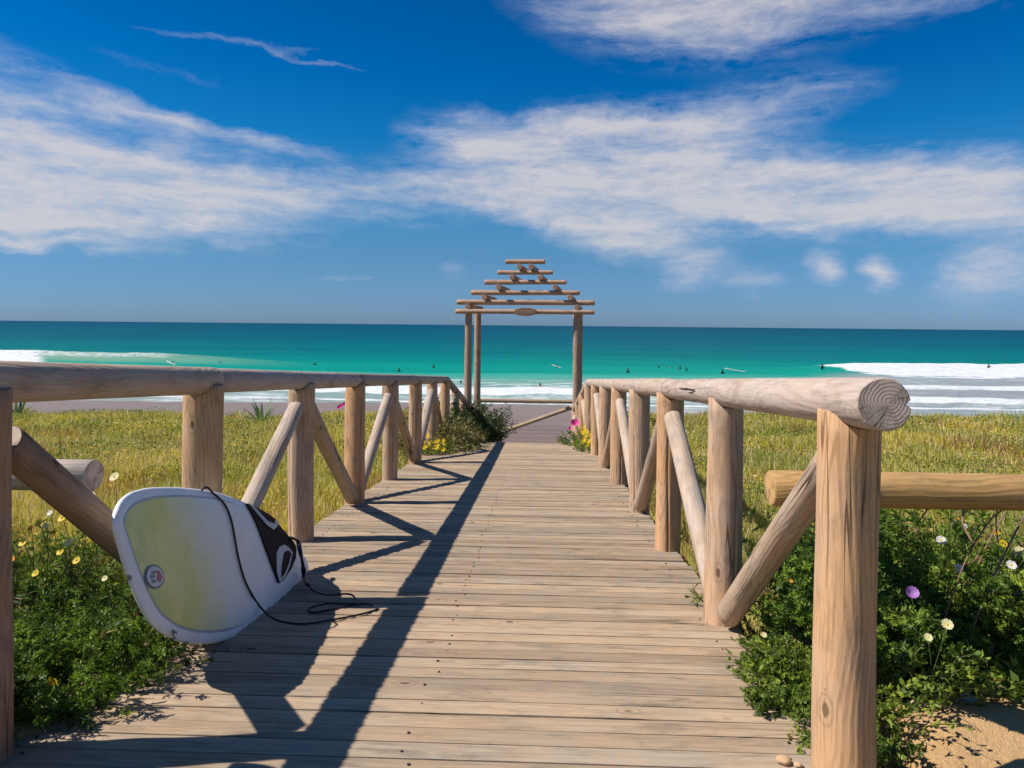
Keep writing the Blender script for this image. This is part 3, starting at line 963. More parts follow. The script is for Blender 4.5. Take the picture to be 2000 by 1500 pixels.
    Mb = Matrix((A, B, n)).transposed().to_4x4(); Mb.translation = cen - n * .005
    # n must point to the walkway
    body = link('body', me, mt, root, Mb)
    zt = lambda l, w: None
    from mathutils.bvhtree import BVHTree
    bvh = BVHTree.FromPolygons([Vector(v) for v in V], F)

    def top(l, w, off=.0):
        h = bvh.ray_cast(Vector((l, w, .5)), Vector((0, 0, -1)))
        return Vector((l, w, (h[0].z if h[0] else .0) + off))

    inv = Mb.inverted()

    def on_board(px, py):
        d = ray(px, py); o = Vector((0, 0, EYE)); oi = inv @ o; di = inv.to_3x3() @ d
        t_ = (.03 - oi.z) / di.z; q = oi + di * t_; return q.x, q.y

    def patch(name, poly, off, mat, parent, px=True, thick=.004):
        """a thin pad with real thickness laid on the deck of the board"""
        pts = [on_board(*q) if px else q for q in poly]
        import mathutils
        pts2 = []
        for i, a in enumerate(pts):       # subdivide the rim so that it follows the curve
            b = pts[(i + 1) % len(pts)]
            for s in range(3): pts2.append((a[0] + (b[0] - a[0]) * s / 3, a[1] + (b[1] - a[1]) * s / 3))
        pts3 = []
        for (l, w) in pts2:               # keep inside the outline
            l = min(l, L1 - .02); lim = max(.003, float(np.interp(l, ls, hw)) - .012); mc = float(np.interp(l, ls, mid)); pts3.append((l, mc + max(-lim, min(lim, w - mc))))
        tess = mathutils.geometry.tessellate_polygon([[Vector((a, b, 0)) for a, b in pts3]])
        nn = len(pts3)
        Vp = [top(a, b, off) for a, b in pts3] + [top(a, b, off - thick) for a, b in pts3]
        Fp = [tuple(t3) for t3 in tess] + [(i, (i + 1) % nn, nn + (i + 1) % nn, nn + i) for i in range(nn)]
        return link(name, from_py(name, Vp, Fp), mat, parent, Mb)

    pad = patch('tail_pad', [(482, 983), (500, 982), (522, 992), (540, 1006), (556, 1026), (570, 1048), (578, 1066), (576, 1090), (566, 1112), (552, 1132), (541, 1140),
                             (528, 1108), (512, 1066), (497, 1022)], .010, M_PAD, root, thick=.006)
    patch('trim', [(486, 983), (500, 981), (522, 992), (544, 1012), (541, 1026), (530, 1036), (516, 1026), (502, 1008)], .0135, M_TRIM, pad, thick=.003)
    patch('inlay', [(496, 986), (512, 991), (528, 1001), (538, 1013), (532, 1023), (520, 1018), (507, 1003)], .0160, M_PAD, pad, thick=.002)
    patch('trim', [(534, 1082), (540, 1070), (550, 1065), (560, 1070), (568, 1080), (562, 1105), (552, 1128), (541, 1138), (535, 1120)], .0135, M_TRIM, pad, thick=.003)
    patch('inlay', [(549, 1081), (557, 1076), (564, 1082), (558, 1104), (549, 1124), (543, 1130), (544, 1108)], .0160, M_PAD, pad, thick=.002)
    # round logo on the nose: a pale disc with a grey and a red mark
    lx, ly = on_board(299, 1127)
    disc = lambda cx, cy, r, n_=28: [(cx + 1.55 * r * math.cos(a / n_ * 6.2832), cy + r * math.sin(a / n_ * 6.2832)) for a in range(n_)]
    lg = patch('logo', disc(lx, ly, .038), .0030, M_LOGO_RIM, root, False, .002)
    patch('disc', disc(lx, ly, .032), .0055, M_LOGO, lg, False, .001)
    marks = [[(-.018, .012), (-.002, .018), (.004, .012), (-.010, .006)], [(-.020, .002), (-.004, .004), (-.002, -.004), (-.020, -.006)],
             [(-.016, -.010), (.0, -.012), (-.002, -.020), (-.012, -.020)]]
    for q in marks: patch('mark', [(lx + 1.55 * a, ly + b) for a, b in q], .0075, M_GREYINK, lg, False, .001)
    patch('mark', [(lx + 1.55 * a, ly + b) for a, b in [(.002, .020), (.016, .017), (.025, 0), (.018, -.016), (.004, -.012), (.010, .004)]], .0075, M_REDINK, lg, False, .001)
    # leash plug and leash
    wpt = lambda px, py, off: Mb @ top(*on_board(px, py), off)
    pts = []
    back = Mb @ Vector((on_board(402, 953)[0] - .01, .16, -.07))
    pts += [back, wpt(402, 953, .012)]
    for q in [(420, 963), (437, 985), (447, 1015), (453, 1050), (460, 1090), (471, 1130), (486, 1160), (505, 1185)]:
        pts.append(wpt(*q, .006))
    dk = lambda px, py, h=.006: P(px, py, h)
    pts += [dk(530, 1206, .02), dk(560, 1216), dk(600, 1218), dk(640, 1212), dk(690, 1203), dk(725, 1194), dk(738, 1188),
            dk(720, 1180), dk(690, 1182), dk(650, 1190), dk(610, 1196), dk(604, 1188), dk(640, 1179), dk(690, 1180), dk(692, 1166, .012), dk(678, 1160, .02),
            dk(640, 1162, .03), dk(615, 1155, .06)]
    pts.append(dk(602, 1143, .09))
    leash = tube('leash', pts, .0042, M_RUBBER, root)
    end = pts[-1]
    plug = wpt(566, 1050, .014)
    cuff = [plug, wpt(574, 1060, .03), plug * .35 + end * .65 + Vector((.03, 0, .07)), end]
    tube('cuff', [plug, wpt(576, 1058, .03), at_y(584, 1066, 3.45), at_y(588, 1085, 3.42), at_y(592, 1108, 3.42), at_y(594, 1128, 3.42), end], .0125, M_RUBBER, leash, flat=.5)
    # fins on the hidden underside
    for (l, w, tw) in ((.70, 0, 0), (.58, .10, 5), (.58, -.10, -5)):
        Vf = [(l - .05, w, -.03), (l + .04, w, -.03), (l + .06, w, -.125), (l + .03, w, -.12), (l - .02, w, -.08)]
        Vf = [(a, b - .003, c) for a, b, c in Vf] + [(a, b + .003, c) for a, b, c in Vf]
        Ff = [(0, 1, 2, 3, 4), (9, 8, 7, 6, 5)] + [(i, (i + 1) % 5, 5 + (i + 1) % 5, 5 + i) for i in range(5)]
        link('fin', from_py('fin', Vf, Ff), M_RUBBER, root, Mb)


def tube(name, pts, r, mat, parent, seg=8, sub=5, flat=1.0):
    """smooth cable through the points (Catmull-Rom)"""
    pts = [Vector(p) for p in pts]; Q = []
    for i in range(len(pts) - 1):
        a = pts[max(i - 1, 0)]; b = pts[i]; c = pts[i + 1]; d = pts[min(i + 2, len(pts) - 1)]
        for s in range(sub):
            t = s / sub
            Q.append(.5 * (2 * b + (c - a) * t + (2 * a - 5 * b + 4 * c - d) * t * t + (3 * b - a - 3 * c + d) * t ** 3))
    Q.append(pts[-1]); V = []; F = []
    for i, q in enumerate(Q):
        tn = (Q[min(i + 1, len(Q) - 1)] - Q[max(i - 1, 0)]).normalized()
        u = tn.cross(Vector((0.1, .2, 1))).normalized(); w = tn.cross(u)
        for j in range(seg):
            a = j / seg * 2 * math.pi; V.append(q + u * math.cos(a) * r + w * math.sin(a) * r * flat)
    for i in range(len(Q) - 1):
        for j in range(seg):
            F.append((i * seg + j, i * seg + (j + 1) % seg, (i + 1) * seg + (j + 1) % seg, (i + 1) * seg + j))
    F.append(tuple(reversed(range(seg)))); F.append(tuple(range((len(Q) - 1) * seg, len(Q) * seg)))
    return link(name, from_py(name, V, F, True), mat, parent)


M_PAD = plain('pad_foam', (.022, .014, .014), .8, .2, .3, 90)
M_TRIM = plain('pad_trim', (.62, .66, .68), .5, .3)
M_LOGO_RIM = plain('logo_rim', (.20, .25, .32), .4, .3)
M_LOGO = plain('logo_face', (.80, .76, .82), .4, .3)
M_GREYINK = plain('grey_ink', (.28, .30, .34), .5, .2)
M_REDINK = plain('red_ink', (.62, .22, .18), .5, .2)
M_RUBBER = plain('black_rubber', (.010, .010, .012), .45, .4)
build_surfboard()


# ------------------------------------------------------------------ vegetation
def rand_dirs(n, up_lo=.2, up_hi=1.0, r=rng):
    a = r.uniform(0, 2 * np.pi, n); z = r.uniform(up_lo, up_hi, n); s = np.sqrt(np.maximum(0, 1 - z * z))
    return np.stack([s * np.cos(a), s * np.sin(a), z], -1)


def norm(v): return v / (np.linalg.norm(v, axis=-1, keepdims=True) + 1e-9)


def leaves_on(pos, dirs, ln, wd, r, curl=.3):
    """diamond leaves (n,4,3), slightly folded"""
    n = len(pos)
    side = norm(np.cross(dirs, norm(r.normal(size=(n, 3)))))
    nrm = np.cross(dirs, side)
    ln = np.broadcast_to(ln, n)[:, None]; wd = np.broadcast_to(wd, n)[:, None]
    a = pos; c = pos + dirs * ln - nrm * ln * curl
    mid = pos + dirs * ln * .5 + nrm * ln * .05
    return np.stack([a, mid + side * wd * .5, c, mid - side * wd * .5], 1)


def foliage(n_st, area, ht, leaf=(.018, .007), per=26, lean=.35, tones=((.05, .10, .02), (.10, .17, .035)), seed=1, feathery=True,
            straw=.012, zf=ground_z, droop=.25, bare=.1):
    """stems rising from an ellipse area=(cx,cy,rx,ry); returns leaf quads, tones, stem paths"""
    r = np.random.default_rng(seed)
    cx, cy, rx, ry = area
    a = r.uniform(0, 2 * np.pi, n_st); q = np.sqrt(r.random(n_st))
    bx = cx + rx * q * np.cos(a); by = cy + ry * q * np.sin(a); bz = zf(bx, by)
    dome = np.sqrt(np.maximum(.15, 1 - .8 * q ** 2))
    L = ht * dome * r.uniform(.65, 1.12, n_st)
    out = np.stack([np.cos(a) * q, np.sin(a) * q, np.zeros(n_st)], -1)
    d0 = norm(np.array([0, 0, 1.]) + out * lean * 1.4 + r.normal(0, .16, (n_st, 3)))
    drp = norm(out + r.normal(0, .3, (n_st, 3))) * np.array([1, 1, .0])
    base = np.stack([bx, by, bz], -1)
    path = lambda t: base[:, None] + d0[:, None] * (L[:, None, None] * t[..., None]) + (drp[:, None] - np.array([0, 0, .6])) * (droop * L[:, None, None] * (t ** 2)[..., None])
    t = bare + (1 - bare) * np.sort(r.random((n_st, per)), 1) ** .85
    pos = path(t).reshape(-1, 3)
    axis = norm(path(np.minimum(t + .05, 1.05)) - path(t)).reshape(-1, 3)
    n = len(pos)
    V = []; C = []
    tA = np.array(tones[0]); tB = np.array(tones[1])
    st_mix = r.random(n_st)[:, None].repeat(per, 1).reshape(-1)
    isdry = (r.random(n_st) < straw)[:, None].repeat(per, 1).reshape(-1)
    if feathery:
        out1 = norm(axis * .5 + r.normal(0, .75, (n, 3)))
        for s in np.linspace(.25, 1.0, 5):
            for sg in (-1, 1):
                sd = norm(np.cross(out1, norm(axis + .01)) + 1e-4)
                dd = norm(out1 * .8 + sg * sd * .9 + r.normal(0, .2, (n, 3)))
                V.append(leaves_on(pos + out1 * leaf[0] * 1.7 * s, dd, leaf[0] * (1.1 - .6 * s), leaf[1] * .6, r, .15))
                C.append(None)
        V.append(leaves_on(pos, out1, leaf[0] * 2.1, leaf[1] * .55, r, .1)); C.append(None)
    else:
        out1 = norm(axis * .6 + r.normal(0, .7, (n, 3)))
        V.append(leaves_on(pos, out1, leaf[0] * r.uniform(.6, 1.3, n), leaf[1] * r.uniform(.7, 1.2, n), r, .3)); C.append(None)
    cols = []
    for v in V:
        mixv = np.clip(st_mix * .7 + r.random(n) * .6 - .15, 0, 1)[:, None] ** 1.4
        c = tA * (1 - mixv) + tB * mixv
        c = np.where(isdry[:, None], np.array([.30, .24, .10]) * (.7 + .6 * r.random((n, 1))), c)
        cols.append(c)
    # stems as thin ribbons crossed
    ts = np.linspace(0, 1, 6)[None].repeat(n_st, 0)
    pp = path(ts); w = .0022
    sides = norm(r.normal(size=(n_st, 3)))[:, None] * w
    st = np.stack([pp[:, :-1] - sides, pp[:, :-1] + sides, pp[:, 1:] + sides * .8, pp[:, 1:] - sides * .8], 2).reshape(-1, 4, 3)
    stc = (np.array([.12, .13, .05]) * (.7 + .6 * r.random((len(st), 1))))
    return np.concatenate(V), np.concatenate(cols), st, stc, pp[:, -1]


def plant(name, label, cat, root_at, leaf_sets, group=None):
    z = float(ground_z(*root_at))
    root = empty(name, (*root_at, z), label, cat, group)
    Ls = [s[0] for s in leaf_sets]; Cs = [s[1] for s in leaf_sets]; St = [s[2] for s in leaf_sets]; Sc = [s[3] for s in leaf_sets]
    tag(link('foliage', quads_mesh('foliage', np.concatenate(Ls), np.concatenate(Cs)), M_LEAF, root), kind='stuff')
    tag(link('stems', quads_mesh('stems', np.concatenate(St), np.concatenate(Sc)), M_LEAF, root), kind='stuff')
    return root


def daisy_mesh(petal, centre, r=.02, n=13, cup=.25, seed=0):
    rg = np.random.default_rng(seed); V = []; C = []
    for i in range(n):
        a = i / n * 6.283 + rg.normal(0, .06); d = np.array([math.cos(a), math.sin(a), cup + rg.normal(0, .08)]); s = np.array([-math.sin(a), math.cos(a), 0])
        w = r * .24; b = d * r * .22
        V.append([b - s * w * .5, b + s * w * .5, b + d * r * .8 + s * w, b + d * r * .8 - s * w]); C.append(petal)
        V.append([b + d * r * .8 - s * w, b + d * r * .8 + s * w, b + d * r + s * w * .4, b + d * r - s * w * .4]); C.append(petal)
    k = 10
    for i in range(k):
        a0 = i / k * 6.283; a1 = (i + 1) / k * 6.283; rr_ = r * .30
        o = np.array([0, 0, .0]); p = lambda a, q, z: np.array([math.cos(a) * rr_ * q, math.sin(a) * rr_ * q, z])
        V.append([p(a0, 1, r * .10), p(a1, 1, r * .10), p(a1, .5, r * .24), p(a0, .5, r * .24)]); C.append(centre)
        V.append([p(a0, .5, r * .24), p(a1, .5, r * .24), np.array([0, 0, r * .28]), np.array([0, 0, r * .28])]); C.append(centre)
    return quads_mesh('flower', np.array(V), np.array(C))


M_PETAL = leaf_mat('petals', trans=.15)
YEL = (.85, .62, .03); WHT = (.85, .83, .80); ORG = (.80, .38, .02)
FL = {'yellow': daisy_mesh(YEL, (.35, .16, .02), .022), 'white': daisy_mesh(WHT, YEL, .021), 'cream': daisy_mesh((.85, .78, .45), YEL, .021),
      'orange': daisy_mesh(ORG, (.4, .2, .02), .018), 'purple': daisy_mesh((.42, .20, .55), (.45, .22, .5), .015, 22, .8),
      'pink': daisy_mesh((.80, .10, .42), (.7, .1, .35), .05, 22, .9), 'buttercup': daisy_mesh((.85, .60, .02), (.7, .42, .02), .035, 7, .6)}


def flower(kind, loc, parent, sc=1.0, face=None, stem_to=None, label=None):
    sc = sc * (.62 if kind in ('yellow', 'white', 'cream', 'orange') and loc[1] < 6 else 1)
    d = Vector(face or (-.15, -.75, .65)).normalized()
    me = FL[kind]
    M = Matrix.Translation(loc) @ d.to_track_quat('Z', 'Y').to_matrix().to_4x4() @ Matrix.Scale(sc, 4)
    o = link('flower', me, M_PETAL, parent, M)
    if label: o['label'] = label
    loc = Vector(loc)
    base = Vector(stem_to) if stem_to else Vector((loc.x + random.uniform(-.05, .05), loc.y + .06, loc.z - .28))
    tube('stalk', [base, (base + loc) / 2 + Vector((.01, 0, .02)), loc - d * .004], .0016, M_STALK, parent, seg=4, sub=3)
    return o


M_STALK = plain('stalk_green', (.10, .15, .04), .6)

G1 = ((.035, .085, .015), (.26, .42, .045)); G2 = ((.06, .13, .02), (.38, .48, .06)); OL = ((.20, .19, .06), (.46, .41, .17))

# near left bush beside the near left post
lb = plant('daisy_bush', 'dark green feathery bush by the near left post, yellow daisy low on it', 'bush', (-1.88, 2.35),
           [foliage(240, (-1.64, 2.42, .30, .42), .48, (.024, .011), 20, .5, G1, 21, droop=.35),
            foliage(190, (-2.25, 2.65, .45, .5), .54, (.024, .010), 20, .45, G1, 22),
            foliage(150, (-1.50, 2.24, .20, .22), .30, (.020, .010), 18, .7, G1, 45, zf=lambda x, y: deck_z(y) - .01),
            foliage(60, (-1.9, 2.6, .45, .4), .60, (.055, .009), 12, .4, G2, 48, feathery=False, straw=.25),
            foliage(60, (-1.62, 2.3, .30, .30), .54, (.018, .008), 20, .5, G2, 46)])
flower('yellow', P(100, 1337, .10) + Vector((0, -.1, 0)) * 0, lb, 1.25, (.1, -.9, .3))
lb2 = plant('flowering_plant', 'loose green plant with straw stems and yellow daisies between near left post and its brace', 'plant', (-2.35, 3.1),
            [foliage(230, (-2.35, 3.1, .55, .5), .50, (.020, .009), 16, .4, G2, 23, straw=.3),
             foliage(120, (-2.3, 3.0, .55, .5), .55, (.03, .006), 14, .3, G2, 24, feathery=False, straw=.6)])
for (px, py, k, s, yy) in ((60, 1032, 'orange', .9, 2.75), (76, 1022, 'yellow', 1.0, 2.8), (90, 1027, 'cream', 1.0, 2.8), (122, 1012, 'yellow', 1.1, 2.9), (98, 1002, 'white', .8, 3.0),
                           (135, 1060, 'cream', 1.1, 2.8), (118, 1078, 'yellow', .9, 2.7), (24, 1093, 'orange', .9, 2.6), (180, 1040, 'orange', .7, 2.9), (70, 1120, 'yellow', .8, 2.5), (150, 1095, 'yellow', .9, 2.6), (205, 1130, 'cream', .7, 2.5), (45, 1060, 'yellow', 1.0, 2.7)):
    flower(k, at_y(px, py, yy), lb2, s)
lb3 = plant('flowering_plant', 'bright green leafy plant with two pale daisies just left above the surfboard nose', 'plant', (-2.1, 3.55),
            [foliage(190, (-2.12, 3.55, .36, .36), .52, (.020, .010), 16, .35, G2, 25),
             foliage(50, (-2.15, 3.5, .3, .3), .62, (.045, .010), 9, .3, G2, 26, feathery=False)])
flower('cream', at_y(224, 932, 3.3), lb3, 1.5); flower('white', at_y(180, 968, 3.2), lb3, 1.0)

# right of the walk
rb1 = plant('low_shrub', 'low green and reddish shrub spilling over the deck edge between the two nearest right posts', 'bush', (1.08, 2.35),
            [foliage(190, (1.06, 2.50, .20, .42), .36, (.022, .013), 18, .4, G2, 31, feathery=False, droop=.45),
             foliage(120, (.86, 2.30, .08, .30), .20, (.018, .010), 18, .8, G2, 32, droop=.5, zf=lambda x, y: deck_z(y) - .03),
             foliage(120, (1.15, 2.9, .25, .4), .42, (.017, .008), 18, .4, G2, 33)])
flower('cream', at_y(1492, 1240, 2.50), rb1, .6, stem_to=at_y(1530, 1262, 2.55)); flower('orange', at_y(1545, 1135, 2.7), rb1, .5)
rb2 = plant('daisy_bush', 'big dark green bush right of the near right post, small purple flower low on it', 'bush', (1.62, 2.72),
            [foliage(300, (1.52, 3.00, .42, .42), .82, (.026, .012), 24, .32, G1, 34),
            foliage(34, (1.75, 2.75, .45, .3), .66, (.060, .011), 12, .4, G2, 47, feathery=False),
            foliage(70, (1.6, 2.95, .4, .35), .90, (.030, .013), 16, .35, G2, 44),
             foliage(130, (1.20, 2.78, .24, .16), .44, (.024, .012), 18, .35, G1, 35)])
flower('purple', at_y(1780, 1160, 2.35), rb2, 1.1)
for (px, py, k, s, yy) in ((1838, 1056, 'white', 1.1, 2.6), (1857, 1108, 'yellow', .9, 2.55), (1872, 1110, 'white', 1.0, 2.55), (1850, 1220, 'cream', 1.1, 2.3), (1813, 1245, 'cream', .8, 2.3)):
    flower(k, at_y(px, py, yy), rb2, s)
rb3 = plant('daisy_bush', 'bright green feathery bush at the right photo edge, white and yellow daisies above', 'bush', (2.02, 2.55),
            [foliage(250, (2.06, 2.76, .40, .30), .58, (.026, .011), 22, .4, G2, 36),
             foliage(150, (2.2, 3.1, .6, .3), .70, (.022, .009), 14, .35, G2, 37, straw=.3)])
for (px, py, k, s, yy) in ((1975, 1104, 'white', 1.0, 2.45), (1992, 1078, 'cream', 1.2, 2.6), (1958, 1062, 'yellow', .9, 2.7), (1868, 1018, 'orange', 1.0, 2.9), (1882, 1028, 'white', .8, 2.9), (1945, 1040, 'orange', .9, 2.8)):
    flower(k, at_y(px, py, yy), rb3, s)
plant('broadleaf_weed', 'low broad leaved weed at the foot of the near right post', 'plant', (.93, 1.80),
      [foliage(60, (.87, 1.73, .10, .07), .15, (.058, .026), 9, .7, G2, 38, feathery=False, droop=.4, bare=.0),
       foliage(50, (.93, 2.0, .08, .08), .12, (.022, .011), 14, .5, G1, 39)])
plant('broadleaf_weed', 'single bright leafy weed standing in the sand under the big dark right bush', 'plant', (1.40, 2.27),
      [foliage(20, (1.42, 2.27, .06, .05), .19, (.038, .020), 10, .5, G2, 40, feathery=False)])
plant('grass_tuft', 'small grass tuft poking up through the deck edge beside the second right post', 'grass', (.80, 3.35),
      [foliage(16, (.77, 3.28, .03, .05), .09, (.05, .008), 3, .9, G2, 41, feathery=False, zf=lambda x, y: deck_z(y) - .01)])

# gateway end
gl1 = plant('olive_bush', 'olive grey bush hiding the left railing feet near the end of the boardwalk', 'bush', (-1.55, 10.3),
            [foliage(900, (-1.46, 10.5, .34, .95), .84, (.055, .018), 26, .4, OL, 51, feathery=False)])
gl2 = plant('dark_bush', 'dark green bush just left of the gateway opening, leaning over the walk end', 'bush', (-1.30, 11.9),
            [foliage(800, (-1.33, 12.0, .42, .75), 1.15, (.07, .020), 28, .4, ((.03, .06, .015), (.09, .13, .04)), 52, feathery=False, zf=lambda x, y: ground_z(x, y) - .05)])
gl3 = plant('yellow_flower_clump', 'clump of small yellow flowers beside a left railing foot near the gateway', 'plant', (-1.40, 9.4),
            [foliage(90, (-1.40, 9.45, .22, .2), .25, (.03, .012), 12, .5, G2, 53, feathery=False, zf=lambda x, y: deck_z(y) - .05)])
rg_ = np.random.default_rng(60)
for i in range(22):
    flower('buttercup', (-1.40 + rg_.normal(0, .12), 9.3 + rg_.normal(0, .1), float(deck_z(9.3)) + rg_.uniform(.06, .24)), gl3, .8)
gr1 = plant('pink_thistle', 'green plant with one bright pink flower head at the right end of the walk', 'plant', (.66, 11.1),
            [foliage(110, (.68, 11.15, .20, .25), .42, (.045, .016), 14, .5, G1, 54, feathery=False, zf=lambda x, y: deck_z(y * 0 + 11.2) - .08)])
flower('pink', at_y(1124, 829, 11.0), gr1, 1.1); flower('pink', at_y(1114, 838, 11.1), gr1, .5)
gr2 = plant('yellow_flower_clump', 'clump of yellow flowers beside the right railing near the gateway', 'plant', (.74, 10.4),
            [foliage(120, (.76, 10.3, .16, .42), .27, (.03, .012), 13, .5, G2, 55, feathery=False, zf=lambda x, y: deck_z(y) - .05)])
for i in range(30):
    yy = 10.15 + rg_.normal(0, .22)
    flower('buttercup', (.72 + rg_.normal(0, .08), yy, float(deck_z(yy)) + rg_.uniform(.08, .30)), gr2, .8)


# strap-leaved plants on the dune crest
def strap_plant(px, py, y, n, ln, seed, label, tone=((.07, .14, .065), (.26, .36, .20)), red=0):
    p = at_y(px, py, y); z = float(ground_z(p.x, y)); r = np.random.default_rng(seed)
    root = empty('strap_leaved_plant', (p.x, y, z), label, 'plant')
    for i in range(n):
        a = r.uniform(0, 6.283); el = r.uniform(.35, 1.35); l = ln * r.uniform(.5, 1.0); w = l * .045
        d = np.array([math.cos(a) * math.cos(el), math.sin(a) * math.cos(el), math.sin(el)]); s = np.cross(d, [0, 0, 1]); s = s / np.linalg.norm(s)
        V = []; K = 6
        for k in range(K + 1):
            t = k / K; c = np.array([0, 0, 0.]) + d * l * t - np.array([0, 0, 1]) * l * .45 * t * t * math.cos(el)
            ww = w * (1 - t ** 2.2) * (.7 + .6 * t)
            V.append((c - s * ww, c + s * ww))
        Q = np.array([[V[k][0], V[k][1], V[k + 1][1], V[k + 1][0]] for k in range(K)]) + np.array([p.x, y, z])
        mixv = r.random(); c = np.array(tone[0]) * (1 - mixv) + np.array(tone[1]) * mixv
        link('leaf', quads_mesh('leaf', Q, np.repeat(c[None], K, 0)), M_LEAF, root)
    for i in range(red):
        flower('pink', (p.x + r.normal(0, .12), y - .05, z + r.uniform(.35, .6)), root, .8)
    return root


strap_plant(512, 822, 18.5, 60, 1.05, 71, 'grey green strap leaved plant on the dune crest left of the third left post')
strap_plant(36, 812, 19.0, 46, .95, 72, 'grey green strap leaved plant on the dune crest behind the near left post')
strap_plant(1988, 826, 19.0, 18, .8, 73, 'thin dark strap leaved plant on the dune crest at the right edge')
strap_plant(664, 850, 14.5, 16, .5, 74, 'small strap leaved plant with reddish flowers behind the fourth left post', red=3)


# dry twigs over the right bush
def dry_branch():
    a = at_y(1905, 1200, 2.45)
    root = empty('dry_branch', (a.x, a.y, float(ground_z(a.x, a.y))), 'tangle of bare brown dead twigs standing over the bushes at the right edge', 'branch')
    r = np.random.default_rng(8)
    lines = [[(1905, 1215), (1930, 1150), (1968, 1070), (2010, 990)], [(1900, 1130), (1930, 1060), (1965, 1000), (2010, 945)], [(1880, 1110), (1905, 1060), (1940, 1010), (1990, 975)],
             [(1935, 1170), (1960, 1110), (2000, 1060)], [(1870, 1105), (1900, 1098), (1915, 1075)], [(1915, 1180), (1960, 1170), (2010, 1150)], [(1800, 1010), (1840, 960), (1880, 930)],
             [(1950, 1060), (1945, 1020), (1950, 985)], [(1900, 1060), (1880, 1020), (1885, 990)]]
    for i, l in enumerate(lines):
        y0 = 2.45 + r.uniform(-.1, .25)
        pts = [at_y(q[0], q[1], y0 + k * .05) for k, q in enumerate(l)]
        if i in (0, 1, 2, 3): pts.insert(0, Vector((pts[0].x - .05, pts[0].y + .05, pts[0].z - .25)))
        tube('twig', pts, .0035 - .0004 * (i % 4), M_TWIG, root, seg=5, sub=4)


M_TWIG = plain('twig_bark', (.30, .19, .13), .8, .1, .3, 60)
dry_branch()


